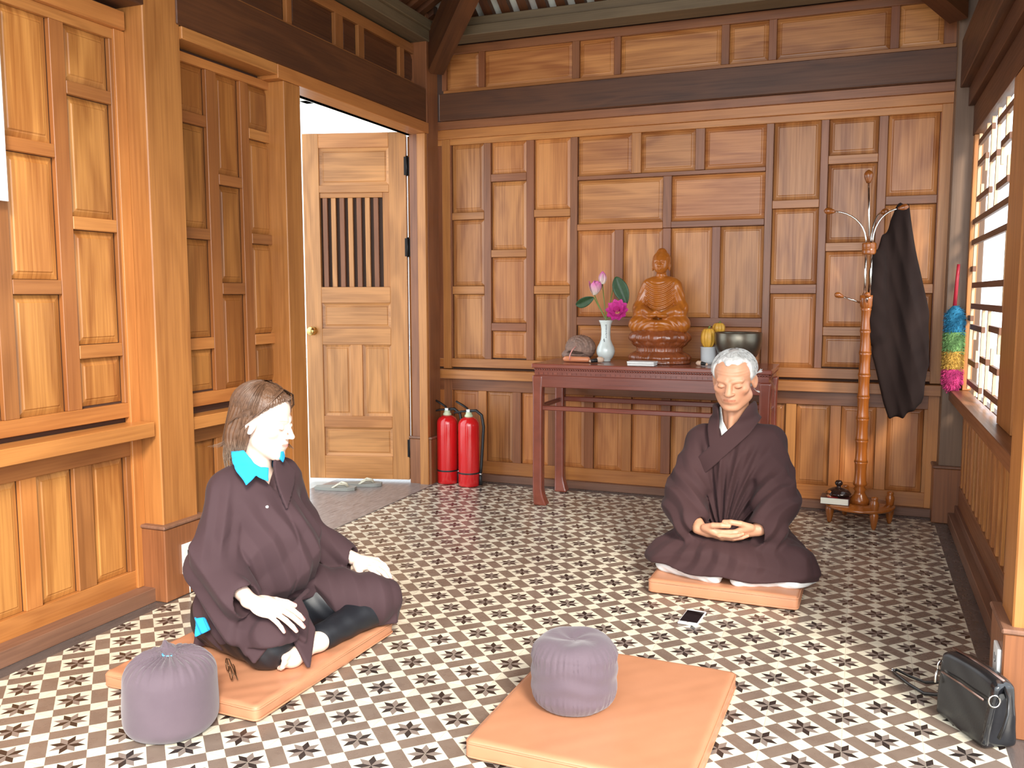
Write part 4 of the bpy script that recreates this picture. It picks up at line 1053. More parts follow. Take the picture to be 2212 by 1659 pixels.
def skin(name, col, rough=.45):
    t = NT(name); a = t.n('Attribute', attribute_name='tint').outputs['Color']; co = t.n('TexCoord').outputs['Object']
    n = t.n('TexNoise', {'Vector': co, 'Scale': 22.0, 'Detail': 4.0}).outputs[0]
    b = t.mix(n, tuple(x*k for x, k in zip(col, (.92, .84, .80))), tuple(min(1, x*1.06) for x in col))
    t.set(Base_Color=t.mix(1.0, b, a, 'MULTIPLY'), Roughness=rough, Subsurface_Weight=.12, Subsurface_Radius=(.02, .008, .004), Subsurface_Scale=.5)
    t.bump(t.n('TexNoise', {'Vector': co, 'Scale': 260.0, 'Detail': 3.0}).outputs[0], .12, .0006)
    return t.m
def cloth(name, col, scale=600, rough=.85, sheen=.04):
    t = NT(name); co = t.n('TexCoord').outputs['Object']
    n = t.n('TexNoise', {'Vector': co, 'Scale': 9.0, 'Detail': 3.0}).outputs[0]
    t.set(Base_Color=t.mix(n, tuple(x*.88 for x in col), tuple(x*1.12 for x in col)), Roughness=rough, Sheen_Weight=sheen, Sheen_Roughness=.4, Specular_IOR_Level=.3)
    t.bump(t.n('TexNoise', {'Vector': co, 'Scale': float(scale), 'Detail': 2.0}).outputs[0], .15, .0006)
    return t.m
SKM = skin('tanned_skin', (.60, .31, .19)); SKW = skin('fair_skin', (.86, .66, .56), .42)
ROBE = cloth('brown_robe_cloth', (.048, .0215, .0225)); JACK = cloth('brown_jacket_cloth', (.052, .027, .031))
WHC = cloth('white_cotton', (.74, .75, .74)); BLUE = cloth('bright_blue_cotton', (.02, .33, .68)); PANTS = plain('black_leggings', (.009, .010, .014), .5, bump=.05, bscale=900); JEAN = cloth('dark_denim', (.018, .026, .038))
# ---- the old man
man = thing('person', 'old man with grey hair in a brown robe sitting cross-legged, hands folded in his lap', 'person', (-.455, 3.72, .056))
ML = (-.455, 3.72, .056)
def rel(f): return lambda P: f(P+_v(ML))
def rblob(name, f, lo, hi, h, m, parent, off=ML, **kw):
    o_ = _v(off); k = dict(kw)
    if 'colf' in k: cf = k['colf']; k['colf'] = lambda V: cf(V+o_)
    return blob(name, lambda P: f(P+o_), np.array(lo)-off, np.array(hi)-off, h, m, parent, **k)
MHC = (-.472, 3.690, .834); MHR = rotm(rx=math.radians(15), rz=math.radians(-5))
MT = []
def man_hands(P):
    a, t1 = hand_sdf(P, (-.565, 3.500, .246), (.94, -.20, -.20), (-.12, -.48, -.88), -1, 1.06, (.22, .22, .24, .26), .006, .42, .62, .30, .10)
    b, t2 = hand_sdf(P, (-.345, 3.505, .262), (-.94, -.16, -.22), (.12, -.48, -.88), 1, 1.06, (.22, .22, .24, .26), .006, .42, .62, .30, .10)
    MT[:] = t1+t2
    return np.minimum(a, b)
def man_body(P):
    hd = near(P, MHC, .19, lambda p: head_sdf(loc(p, MHC, MHR)*_v((.91, .97, 1.05)), old=True), .78)
    neck = cap(P, (-.468, 3.765, .60), (-.470, 3.725, .76), .056, .054)
    neck = smin(neck, cap(P, (-.480, 3.690, .62), (-.476, 3.685, .735), .012, .010), .02)
    tor = sm(.05, ell(P, (-.462, 3.76, .50), (.155, .095, .14)), ell(P, (-.455, 3.80, .27), (.14, .11, .18)), cap(P, (-.60, 3.745, .575), (-.335, 3.745, .585), .045))
    arms = np.minimum(caps(P, [(-.615, 3.74, .565), (-.665, 3.62, .335), (-.565, 3.502, .248)], [.042, .036, .024], .02), caps(P, [(-.325, 3.74, .575), (-.275, 3.62, .365), (-.345, 3.506, .262)], [.042, .036, .024], .02))
    legs = np.minimum(caps(P, [(-.52, 3.82, .14), (-.69, 3.555, .105), (-.42, 3.50, .10)], [.075, .036, .032], .02), caps(P, [(-.39, 3.82, .14), (-.22, 3.555, .105), (-.49, 3.50, .10)], [.075, .036, .032], .02))
    legs = np.maximum(legs, .060-P[:, 2])
    hn = near(P, (-.455, 3.47, .225), .19, man_hands, .85)
    d = sm(.02, tor, neck); d = sm(.012, d, hd); d = sm(.01, d, arms, legs)
    return sm(.006, d, hn)
def man_col(V):
    c = np.ones((len(V), 3), np.float32); m = np.sqrt(((V-_v(MHC))**2).sum(1)) < .16
    c[m] = head_tint(loc(V[m], MHC, MHR)*_v((.91, .97, 1.05)), old=True); nails(V, c, MT, (1.15, .92, .85)); return c
rblob('body', man_body, (-.80, 3.36, .05), (-.10, 3.95, .97), .0030, SKM, man, colf=man_col, it=1)

def man_leg_mass(P, o=0.0):
    a = sm(.05, caps(P, [(-.53, 3.83, .15), (-.700, 3.55, .112)], [.115, .054], 0), cap(P, (-.690, 3.545, .105), (-.42, 3.475, .110), .052, .050))
    b = sm(.05, caps(P, [(-.38, 3.83, .15), (-.205, 3.55, .118)], [.115, .058], 0), cap(P, (-.215, 3.545, .108), (-.48, 3.475, .110), .055, .050))
    return sm(.05, a, b, ell(P, (-.455, 3.60, .12), (.25, .16, .085)))-o
def man_torso(P):
    return sm(.07, ell(P, (-.462, 3.755, .47), (.185, .125, .165)), ell(P, (-.455, 3.79, .25), (.195, .155, .20)), cap(P, (-.595, 3.745, .565), (-.335, 3.745, .580), .060))
def man_robe_base(P):
    x, y, z = P[:, 0], P[:, 1], P[:, 2]
    tor = man_torso(P)
    ph = np.arctan2(x+.50, z-.16); rr = np.sqrt((x+.50)**2+(z-.16)**2)
    msk = np.clip((z-.20)/.06, 0, 1)*np.clip((.60-z)/.06, 0, 1)*np.clip((3.72-y)/.04, 0, 1)
    tor = tor-msk*.020*ridge(ph*5.2+.35*np.sin(rr*9)+.08)-msk*.006*ridge(ph*11+.3, .8)
    slL = sm(.04, cap(P, (-.605, 3.74, .565), (-.650, 3.635, .345), .060, .076), caps(P, [(-.648, 3.615, .315), (-.610, 3.535, .262)], [.080, .064], 0))
    slR = sm(.04, cap(P, (-.325, 3.74, .575), (-.288, 3.640, .375), .060, .076), caps(P, [(-.288, 3.615, .335), (-.308, 3.535, .268)], [.080, .064], 0))
    # hanging underside of the wide cuffs
    slL = sm(.03, slL, utri(P, (-.66, 3.58, .19), (-.575, 3.505, .215), (-.60, 3.56, .29), .018))
    slR = sm(.03, slR, utri(P, (-.26, 3.58, .19), (-.325, 3.500, .195), (-.32, 3.55, .29), .018))
    for k, (cx, sgn) in enumerate(((-.66, 1), (-.26, -1))):
        f = ridge((z*1.0+sgn*(x-cx)*1.3)*9+.3*k+.3*np.sin(y*30))*np.clip((.54-z)/.1, 0, 1)*.016+ridge((x*.5+z*.25+y)*13, .8)*.007*np.clip((z-.35)/.1, 0, 1)
        if k == 0: slL = slL-f
        else: slR = slR-f
    # open sleeve ends
    slL = smax(slL, -caps(P, [(-.610, 3.53, .262), (-.545, 3.485, .240)], [.036, .048], 0), .004); slR = smax(slR, -caps(P, [(-.306, 3.53, .266), (-.36, 3.485, .243)], [.036, .048], 0), .004)
    legs = man_leg_mass(P, .012)
    an = np.arctan2(x+.455, 3.66-y); mk = np.clip((.22-z)/.05, 0, 1)
    legs = legs-mk*.012*ridge(an*3.6+.22*np.sin(z*28)+.5)
    # cloth flaring over the front of the mat
    fl = ell(P, (-.455, 3.56, .086), (.330, .180, .030)); legs = sm(.05, legs, fl)
    legs = legs-.012*ridge((z*1.9+.55*np.abs(x+.50))*5.2+.1)*np.clip((3.58-y)/.05, 0, 1)*np.clip((z-.09)/.05, 0, 1)
    d = sm(.022, tor, slL, slR); d = smin(d, legs, .035)
    return d
def man_robe(P):
    x, y, z = P[:, 0], P[:, 1], P[:, 2]
    d = man_robe_base(P)
    hem = .086+.006*np.sin(x*26+1)-.008*np.clip((x+.45)/.3, -1, 1)
    d = smax(d, hem-z, .008)
    d = smax(d, -cap(P, (-.468, 3.775, .58), (-.471, 3.72, .78), .064, .066), .006)
    v = poly2(x, z, [(-.540, .72), (-.395, .72), (-.452, .655), (-.512, .590), (-.530, .65)])
    d = smax(d, -np.maximum(v, y-3.74), .004)
    return d
rblob('robe', man_robe, (-.84, 3.33, .06), (-.06, 4.0, .70), .0044, ROBE, man, it=1)
def man_collar(P):
    x, y, z = P[:, 0], P[:, 1], P[:, 2]; b = sm(.03, man_torso(P)-.004, cap(P, (-.468, 3.775, .62), (-.471, 3.735, .705), .066, .068))
    s = np.minimum(seg2(x, z, (-.385, .705), (-.425, .640)), seg2(x, z, (-.425, .640), (-.530, .535))); s = np.minimum(s, seg2(x, z, (-.530, .535), (-.660, .405)))
    s2 = np.minimum(seg2(x, z, (-.552, .700), (-.548, .630)), seg2(x, z, (-.548, .630), (-.535, .57)))
    st = np.minimum(s-.035, s2-.024)
    d = smax(np.abs(b-.015)-.008, st, .004)
    d = smax(d, y-3.80, .004)
    back = np.maximum(np.abs(cap(P, (-.468, 3.775, .60), (-.471, 3.735, .705), .066, .070)-.006)-.005, np.maximum(3.72-y, np.abs(z-.67-.25*(3.75-y)*0)-.045))
    d = np.minimum(d, back)
    return smax(d, -cap(P, (-.468, 3.775, .58), (-.471, 3.72, .80), .062, .063), .003)
rblob('collar', man_collar, (-.70, 3.55, .38), (-.33, 3.9, .76), .0035, ROBE, man, it=1)
def man_shirt(P):
    x, y, z = P[:, 0], P[:, 1], P[:, 2]
    b = smin(ell(P, (-.462, 3.76, .50), (.165, .110, .150)), cap(P, (-.468, 3.768, .60), (-.470, 3.728, .70), .0615, .060), .05)
    st = poly2(x, z, [(-.545, .715), (-.520, .715), (-.512, .655), (-.478, .60), (-.505, .56), (-.545, .62)])
    return np.maximum(np.abs(b)-.003, np.maximum(st, y-3.78))
rblob('undershirt', man_shirt, (-.60, 3.58, .52), (-.42, 3.85, .74), .0026, WHC, man, it=1)
def man_trousers(P):
    x, y, z = P[:, 0], P[:, 1], P[:, 2]
    a = sm(.03, cap(P, (-.700, 3.520, .090), (-.50, 3.428, .086), .046, .036), cap(P, (-.190, 3.520, .086), (-.40, 3.425, .084), .044, .034), cap(P, (-.150, 3.560, .084), (-.21, 3.48, .082), .034, .036))
    a = a-.003*ridge((x+z*2)*17)
    return smax(a, .056-z, .006)
rblob('trousers', man_trousers, (-.78, 3.38, .05), (-.08, 3.64, .17), .0045, WHC, man, it=1)
# hair: thin white, receding
HAIRW = NT('white_hair'); _c = HAIRW.n('TexCoord').outputs['Object']
HAIRW.set(Base_Color=HAIRW.mix(HAIRW.n('TexNoise', {'Vector': _c, 'Scale': 90.0, 'Detail': 3.0}).outputs[0], (.34, .35, .36), (.78, .78, .76)), Roughness=.45); HAIRW = HAIRW.m
def hair_region(x, y, z):
    ax = np.abs(x)
    side = np.where(z < .078, (-.026-y)+np.clip((.02-z)/.05, 0, 1)*.030, -1.0)
    top = np.where(z >= .078, (-.060+.9*np.clip(ax-.012, 0, .04)+.006*np.sin(x*160)-y), -1)
    return np.maximum(np.maximum(side, top), -(z+.055)+np.clip(-y*.6, 0, .1))
def man_hair(q):
    x, y, z = q[:, 0], q[:, 1], q[:, 2]
    base = ell(q, (0, .018, .040), (.0805, .098, .0825))
    base = sm(.02, base, ell(q, (0, .060, -.030), (.060, .045, .045)))
    base -= .0022*vnoise(q*_v((1, 1, .4)), 120, 3)+.0015*vnoise(q*_v((1, .5, .3)), 300, 5)
    return smax(base, hair_region(x, y, z), .006)
def mh(P): return near(P, MHC, .18, lambda p: man_hair(loc(p, MHC, MHR)*_v((.91, .97, 1.05))), .8)
hr = rblob('hair', mh, (-.60, 3.55, .70), (-.34, 3.84, .97), .0030, HAIRW, man, it=1)
def world_head(c, Rm, p, s=1): return tuple(_v(c)+Rm@(_v(p)*s))
mb = MB(); rnd = random.Random(5); off = Vector(ML)
def strand(mb, pts, r0, c, Rm, offv, s=1.0, seg=4):
    P = [Vector(world_head(c, Rm, ((p[0]/.91, p[1]/.97, p[2]/1.05) if c is MHC else p), s))-offv for p in pts]
    mb.tube(P, [r0*(1-.6*i/(len(P)-1)) for i in range(len(P))], seg, caps=False)
def on_skull(a, e, k=1.0):
    return (.0815*k*math.cos(e)*math.cos(a), .018+.099*k*math.cos(e)*math.sin(a), .040+.0835*k*math.sin(e))
for i in range(900):
    a = rnd.uniform(math.radians(-52), math.radians(232)); e0 = rnd.uniform(.15, 1.35)
    pts = []
    for j in range(6):
        t = j/5; e = e0-t*rnd.uniform(.30, .55); 
        if e < -.45: break
        pts.append(on_skull(a+.05*t*math.sin(i), e, 1.0+.03*math.sin(3*t)+rnd.uniform(0, .015)))
    if len(pts) > 2:
        ok = all((p[1] > (-.056+.8*max(0, abs(p[0])-.012) if p[2] > .085 else -.024)) for p in pts)
        if ok: strand(mb, pts, .0008, MHC, MHR, off)
for k in range(70):   # combed-back front and the tuft by the ear
    x = rnd.uniform(-.05, .05); y0 = -.058+.85*max(0, abs(x)-.012)+rnd.uniform(-.004, .012); strand(mb, [on_skull(math.atan2(y0-.018, x), 1.0, 1.0), (x*1.08+rnd.uniform(-.004, .004), y0+.022, .122-abs(x)*.35), (x*1.1+rnd.uniform(-.006, .006), y0+.050, .126-abs(x)*.3)], .0007, MHC, MHR, off)
for k in range(26): strand(mb, [(.074, .0+rnd.uniform(-.012, .02), .035+rnd.uniform(-.02, .02)), (.086, .01, .028), (.094+rnd.uniform(0, .008), .02, .034+rnd.uniform(-.008, .01))], .0014, MHC, MHR, off)
for k in range(10): strand(mb, [(.068, .018, -.045), (.076, .020, -.058), (.086+rnd.uniform(0, .006), .018, -.060+rnd.uniform(-.008, .004))], .001, MHC, MHR, off)
mb.build('hair_strands', HAIRW, man)
# ---- the woman
WLo = (-1.80, 2.32, .052)
wom = thing('person', 'woman with shoulder-length brown hair in a brown jacket sitting cross-legged with hands on her knees', 'person', WLo)
WHC_ = (-1.780, 2.350, .776); WHR = rotm(rx=math.radians(13), rz=math.radians(99)); WS = .965
WT = []
def wr(name, f, lo, hi, h, m, **kw): return rblob(name, f, lo, hi, h, m, wom, off=WLo, **kw)
RW, LW = (-1.652, 2.088, .275), (-1.622, 2.628, .252)       # wrists
def wom_handR(P):
    d, t = hand_sdf(P, RW, (.90, .16, -.26), (.30, -.30, .90), -1, .97, (.20, .18, .18, .24), .085, .2, .55, .15, .22)
    WT[0:0] = [] ; WT.append(t); return d
def wom_handL(P):
    d, t = hand_sdf(P, LW, (.98, -.10, -.10), (.12, -.25, .96), 1, .95, (.42, .44, .44, .45), .05, .15, .60, .35, .15)
    WT.append(t); return d
def foot(P):
    h_, t_ = _v((-1.560, 2.320, .085)), _v((-1.578, 2.165, .078))
    d = sm(.025, ell(P, (-1.558, 2.305, .088), (.030, .036, .030)), cap(P, (-1.562, 2.29, .088), (-1.572, 2.185, .080), .027, .026), ell(P, (-1.574, 2.170, .080), (.025, .036, .026)))
    for i, (x, y, z, r) in enumerate(((-1.566, 2.128, .100, .0115), (-1.566, 2.122, .084, .0085), (-1.571, 2.122, .073, .008), (-1.579, 2.126, .066, .0078), (-1.590, 2.133, .062, .0075))):
        d = smin(d, cap(P, (x-.004, y+.035, z), (x, y, z), r*.95, r), .005)
    return d
def wom_body(P):
    hd = near(P, WHC_, .185, lambda p: head_sdf(loc(p, WHC_, WHR, WS), fem=True)*WS, .78)
    neck = cap(P, (-1.822, 2.345, .58), (-1.800, 2.348, .72), .047, .046)
    tor = sm(.05, ell(P, (-1.835, 2.345, .50), (.085, .135, .12)), ell(P, (-1.865, 2.335, .28), (.10, .14, .18)), cap(P, (-1.85, 2.225, .565), (-1.80, 2.470, .575), .038))
    armR = caps(P, [(-1.845, 2.225, .545), (-1.832, 2.145, .350), RW], [.036, .032, .021], .015)
    armL = caps(P, [(-1.795, 2.480, .555), (-1.825, 2.575, .350), LW], [.036, .032, .021], .015)
    lR = caps(P, [(-1.87, 2.245, .145), (-1.65, 2.15, .12), (-1.66, 2.32, .10)], [.075, .040, .030], .02)
    lL = caps(P, [(-1.85, 2.43, .145), (-1.530, 2.570, .115), (-1.560, 2.33, .088)], [.075, .030, .026], .02)
    d = sm(.02, tor, neck); d = sm(.010, d, hd); d = sm(.01, d, armR, armL, np.maximum(lR, .056-P[:, 2]), np.maximum(lL, .056-P[:, 2]))
    d = sm(.006, d, near(P, (-1.575, 2.095, .245), .17, wom_handR, .85), near(P, (-1.545, 2.615, .235), .17, wom_handL, .85))
    return smin(d, near(P, (-1.565, 2.215, .082), .20, lambda p: np.maximum(foot(p), .053-p[:, 2]), .85), .012)
def wom_col(V):
    c = np.ones((len(V), 3), np.float32); m = np.sqrt(((V-_v(WHC_))**2).sum(1)) < .155
    c[m] = head_tint(loc(V[m], WHC_, WHR, WS), fem=True)
    seen = []
    for t in WT:
        if t not in seen: seen.append(t)
        if len(seen) == 2: break
    for t in seen: nails(V, c, t, (1.0, .42, .50))
    f = np.exp(-(((V-_v((-1.575, 2.14, .08)))/_v((.03, .03, .03)))**2).sum(1))[:, None]; c[:] = c*(1-f*.5)+_v((1.0, .72, .70))*f*.5
    return c
wr('body', wom_body, (-2.02, 2.0, .045), (-1.42, 2.72, .93), .0029, SKW, colf=wom_col, it=1)

def wom_pants(P):
    x, y, z = P[:, 0], P[:, 1], P[:, 2]
    R_ = sm(.03, cap(P, (-1.88, 2.255, .150), (-1.640, 2.145, .128), .112, .072), cap(P, (-1.640, 2.150, .115), (-1.66, 2.33, .10), .060, .05))
    L_ = sm(.03, cap(P, (-1.86, 2.42, .150), (-1.520, 2.575, .122), .110, .068), cap(P, (-1.520, 2.575, .110), (-1.564, 2.325, .092), .056, .042))
    d = np.minimum(R_, L_); d = d-.003*ridge((x+y*.6+z)*15)
    return smax(d, .054-z, .006)
wr('leggings', wom_pants, (-2.03, 1.98, .045), (-1.42, 2.70, .32), .0045, PANTS, it=1)
mb = MB(lambda x, y, z: (x-WLo[0], y-WLo[1], z-WLo[2]))
hc = Vector((-1.772, 2.097, .108)); hn = Vector((.05, -1, .1)).normalized()
mb.lathe([(0, .006), (.010, .004), (.012, -.004)], 12, (0, 0, 0)); 
for i, v in enumerate(mb.v):
    p = Vector(v)+Vector(WLo); q = hn.to_track_quat('Z', 'Y') @ Vector((p.x*1.0, p.y*.7, p.z)); mb.v[i] = tuple(hc+q-Vector(WLo))
def wom_torso(P): return sm(.06, ell(P, (-1.835, 2.345, .475), (.128, .172, .165)), ell(P, (-1.830, 2.335, .27), (.125, .160, .17)), cap(P, (-1.85, 2.235, .570), (-1.80, 2.465, .580), .052), ell(P, (-1.748, 2.340, .350), (.125, .125, .150)))
FWD = Vector((.962, -.274, 0)); SID = Vector((.274, .962, 0))
def wom_uv(P): q = P-_v((-1.835, 2.345, 0)); return q@_v(SID), q@_v(FWD)       # side (+ her left), forward
def wom_jacket(P):
    x, y, z = P[:, 0], P[:, 1], P[:, 2]; s, f = wom_uv(P)
    tor = wom_torso(P); fr = np.clip(f/.04, 0, 1)
    tor = tor-fr*.014*ridge((s*1.1+(z-.25)*.35)*13+.25)*np.clip((.56-z)/.1, 0, 1)-.014*ridge((s*.5-z*.55)*9+.4)*np.clip((z-.2)/.05, 0, 1)*np.clip((.5-z)/.08, 0, 1)
    # overlap step along the front edge
    e = (s-(.012+.05*(z-.45)))
    tor = tor-.006*np.clip(e/.004, 0, 1)*fr*np.clip((.60-z)/.02, 0, 1)
    slR = sm(.04, cap(P, (-1.842, 2.225, .555), (-1.832, 2.150, .360), .052, .064), cap(P, (-1.832, 2.140, .345), (-1.710, 2.098, .285), .063, .054), utri(P, (-1.845, 2.115, .25), (-1.705, 2.07, .170), (-1.72, 2.09, .27), .014))
    slR = slR-.020*ridge((z*1.0+(x+1.88)*.9)*8.5+.1+.25*np.sin(y*25))*np.clip((.50-z)/.08, 0, 1)-.010*ridge((x-z*.3+y)*14)*np.clip((z-.36)/.05, 0, 1)
    slR = smax(slR, -cap(P, (-1.715, 2.098, .285), (-1.64, 2.083, .268), .040, .050), .004)
    slL = sm(.04, cap(P, (-1.798, 2.478, .555), (-1.828, 2.572, .360), .054, .070), cap(P, (-1.825, 2.575, .345), (-1.672, 2.620, .262), .066, .046), utri(P, (-1.76, 2.60, .24), (-1.655, 2.60, .205), (-1.68, 2.62, .26), .014))
    slL = slL-.014*ridge((z+(x+1.78)*1.2)*9)*np.clip((.5-z)/.08, 0, 1)
    slL = smax(slL, -cap(P, (-1.67, 2.620, .262), (-1.61, 2.63, .25), .034, .042), .004)
    # tails spread over both thighs
    thR = cap(P, (-1.86, 2.255, .165), (-1.625, 2.135, .142), .118, .080)-.009*ridge((x*.8-y+z)*12)
    cutR = poly2(x, y*0+z, [(-2.2, .9), (-2.2, .02), (-1.83, .02), (-1.79, .11), (-1.70, .145), (-1.66, .10), (-1.645, .145), (-1.56, .15), (-1.48, .12), (-1.3, .9)])
    thR = smax(thR, cutR, .006)
    tipR = np.minimum(utri(P, (-1.715, 2.070, .185), (-1.575, 2.105, .180), (-1.625, 2.060, .105), .0065), utri(P, (-1.645, 2.20, .225), (-1.572, 2.30, .165), (-1.514, 2.172, .062), .0065))
    tipR = smin(tipR, utri(P, (-1.62, 2.33, .235), (-1.60, 2.14, .205), (-1.545, 2.20, .13), .0075), .012)
    thL = cap(P, (-1.85, 2.42, .170), (-1.510, 2.575, .140), .118, .078)-.011*ridge((x*.7+y*.9)*11+.2)
    cutL = .066+.11*np.clip((-1.50-x)/.16, 0, 1)*(y < 2.56)-z
    thL = smax(thL, cutL, .008)
    tipL = smin(utri(P, (-1.655, 2.455, .20), (-1.455, 2.590, .155), (-1.545, 2.480, .075), .0075), utri(P, (-1.455, 2.590, .155), (-1.545, 2.480, .075), (-1.448, 2.590, .062), .0075), .006)
    tipL = smin(tipL, utri(P, (-1.455, 2.590, .155), (-1.448, 2.590, .062), (-1.475, 2.66, .08), .008), .01)
    d = sm(.009, tor, slR, slL); d = sm(.014, d, thR, thL); d = sm(.010, d, tipR, tipL)
    back = utri(P, (-1.945, 2.30, .30), (-1.935, 2.17, .06), (-1.95, 2.42, .06), .012); d = smin(d, back, .03)
    d = smax(d, .058-z, .004)
    # hollow where the body is, open front below the waist, neck
    d = smax(d, -cap(P, (-1.825, 2.345, .56), (-1.798, 2.350, .74), .058, .062), .005)
    v = poly2(s, z, [(-.055, .72), (.055, .72), (.030, .62), (.006, .555), (-.04, .62)])
    d = smax(d, -np.maximum(v, .02-f), .004)
    gap = poly2(s, z, [(.0, .225), (.12, .235), (.20, .0), (.02, .0)])
    d = smax(d, -np.maximum(gap, .145-f), .006)
    return d
wr('jacket', wom_jacket, (-2.06, 1.97, .05), (-1.41, 2.74, .68), .0040, JACK, it=1)
def wom_lapel(P):
    x, y, z = P[:, 0], P[:, 1], P[:, 2]; s, f = wom_uv(P); b = smin(wom_torso(P)-.004, cap(P, (-1.825, 2.345, .60), (-1.805, 2.35, .675), .060, .060), .03)
    st = poly2(s, z, [(.018, .655), (.060, .672), (.110, .60), (.085, .560), (.030, .520), (.008, .50), (.006, .575)])
    return smax(np.maximum(np.abs(b-.011)-.005, st), .0-f, .003)
wr('lapel', wom_lapel, (-1.9, 2.15, .48), (-1.62, 2.56, .70), .0032, JACK, it=1)
CPOLY = [(-.060, .684), (-.055, .660), (-.021, .588), (.015, .618), (.052, .596), (.055, .636), (.030, .640), (.012, .652), (-.02, .690)]
def wom_shirt(P):
    x, y, z = P[:, 0], P[:, 1], P[:, 2]; s, f = wom_uv(P)
    b = smin(wom_torso(P)-.018, cap(P, (-1.825, 2.345, .60), (-1.800, 2.35, .69), .058, .060), .035)
    nk = cap(P, (-1.835, 2.345, .60), (-1.805, 2.35, .70), 0, 0)
    e = (x+1.835)*.8+(y-2.345)*.6; nf = (x+1.835)*.6-(y-2.345)*.8
    pt = poly2(e, z, CPOLY)
    pt = np.maximum(pt, -nf)
    pt2 = np.maximum(poly2(s, z, [(.032, .70), (.055, .66), (.040, .64), (.028, .655)]), -f)
    d = smax(np.abs(b-.021)-.0035, np.minimum(pt, pt2), .002)-.0010*vnoise(P, 90, 2)
    inner = np.maximum(np.abs(nk-.062)-.0025, np.maximum(np.abs(z-.635+.25*f)-.022, f-.035))
    return np.minimum(d, inner)
wr('shirt_collar', wom_shirt, (-1.93, 2.2, .52), (-1.70, 2.48, .72), .0026, BLUE, it=1)
def wom_tail(P):
    Q = P+_v((0, .006, 0))*np.sin((P[:, :1]+P[:, 2:3])*130)
    return np.minimum(utri(Q, (-1.880, 2.108, .185), (-1.862, 2.095, .140), (-1.815, 2.090, .165), .0045), utri(Q, (-1.880, 2.108, .185), (-1.815, 2.090, .165), (-1.835, 2.100, .190), .0045))
wr('shirt_tail', wom_tail, (-1.92, 2.05, .11), (-1.78, 2.15, .21), .0022, BLUE, it=1)
# press studs
STUD = plain('white_press_stud', (.85, .85, .85), .25)
def surf_point(px_s, px_z):
    f = np.linspace(.0, .30, 400); q = _v((-1.835, 2.345, 0)); S_ = _v(SID); Fv = _v(FWD)
    pts = np.stack([q+S_*px_s+Fv*k for k in f]).astype(np.float32); pts[:, 2] = px_z
    d = wom_jacket(pts); i_ = int(np.argmax((d > 0) & (np.arange(400) > 40))); return pts[i_]
for sv, zv in ((-.045, .515), (.075, .568)):
    p = surf_point(sv, zv)-_v(WLo); mb = MB(); n_ = Vector((.90, -.30, .25)).normalized(); c_ = Vector([float(k) for k in p])
    mb.tube([tuple(c_-n_*.004), tuple(c_+n_*.003), tuple(c_+n_*.0045)], [.0045, .0045, .002], 10); mb.build('press_stud', STUD, wom)
# hair
HAIRB = NT('brown_hair'); _c = HAIRB.n('TexCoord').outputs['Object']; _s = HAIRB.n('SeparateXYZ', {0: _c})
_n = HAIRB.n('TexNoise', {'Vector': _c, 'Scale': 70.0, 'Detail': 3.0}).outputs[0]
_k = HAIRB.ma('MULTIPLY_ADD', _s.outputs[2], -7.5, 5.05, clamp=True)
HAIRB.set(Base_Color=HAIRB.mix(HAIRB.ma('MULTIPLY', _k, HAIRB.ma('MULTIPLY_ADD', _n, 1.6, -.2, clamp=True)), HAIRB.mix(_n, (.060, .030, .018), (.17, .085, .045)), (.46, .38, .30)), Roughness=.38); HAIRB = HAIRB.m
def wom_hair(q):
    x, y, z = q[:, 0], q[:, 1], q[:, 2]; ax = np.abs(x); Q = q.copy(); Q[:, 0] = ax
    cap_ = ell(q, (0, .020, .040), (.084, .103, .087))
    side = sm(.03, ell(Q, (.060, .052, -.045), (.024, .040, .088)), ell(q, (0, .078, -.050), (.068, .034, .095)))
    d = sm(.03, cap_, side)
    # face opening
    opening = ell(q, (-.006, -.110, -.020), (.071, .095, .100)); d = smax(d, -opening, .016)
    o2 = np.maximum(np.maximum(z-(.022-.93*y), y-.016), x-.040); o2 = np.maximum(o2, -z-.2); d = smax(d, -o2, .014)
    d = smax(d, np.where((z < .012), (.012-y)+np.clip(ax-.06, 0, 1)*0, -1), .006)
    d -= .0022*np.sin(np.arctan2(x, y)*46+3*np.sin(z*30))+.0010*vnoise(q*_v((1, 1, .25)), 200, 3)
    return smax(d, -(z+.128+.012*np.sin(np.arctan2(x, y)*17)), .01)
def wh(P): return near(P, (WHC_[0]-.02, WHC_[1], WHC_[2]-.02), .20, lambda p: wom_hair(loc(p, WHC_, WHR, WS))*WS, .85)
wr('hair', wh, (-1.98, 2.18, .60), (-1.62, 2.50, .92), .0030, HAIRB, it=1)
mb = MB(); rnd = random.Random(11); off = Vector(WLo)
def hsk(a, e, k=1.0): return Vector((.086*k*math.cos(e)*math.cos(a), .020+.105*k*math.cos(e)*math.sin(a), .040+.089*k*math.sin(e)))
for i in range(900):
    a = rnd.uniform(math.radians(-38), math.radians(218)); k = 1.0+rnd.uniform(.0, .035)
    e0 = rnd.uniform(.2, 1.45); pts = []
    ed = rnd.uniform(-.25, -.05)
    for j in range(7):
        e = e0+(ed-e0)*j/6; pts.append(hsk(a+.10*(j/6)*(1 if math.cos(a) > 0 else -1)*.6, e, k))
    if a > math.radians(5) and a < math.radians(175):
        p = pts[-1].copy(); L_ = rnd.uniform(.07, .150)
        for j in range(1, 6):
            t = j/5; pts.append(p+Vector((p.x*(.06*math.sin(t*2.2)-.10*t), .006*t*math.sin(i), -L_*t)))
    elif min((p.y if p.z < .022-.93*p.y+.004 and p.x < .04 else 1) for p in pts) < .016: continue
    elif min(p.y for p in pts) < -.060: 
        if rnd.random() < .85: continue
    strand(mb, [tuple(p) for p in pts], .0012, WHC_, WHR, off, WS, 4)
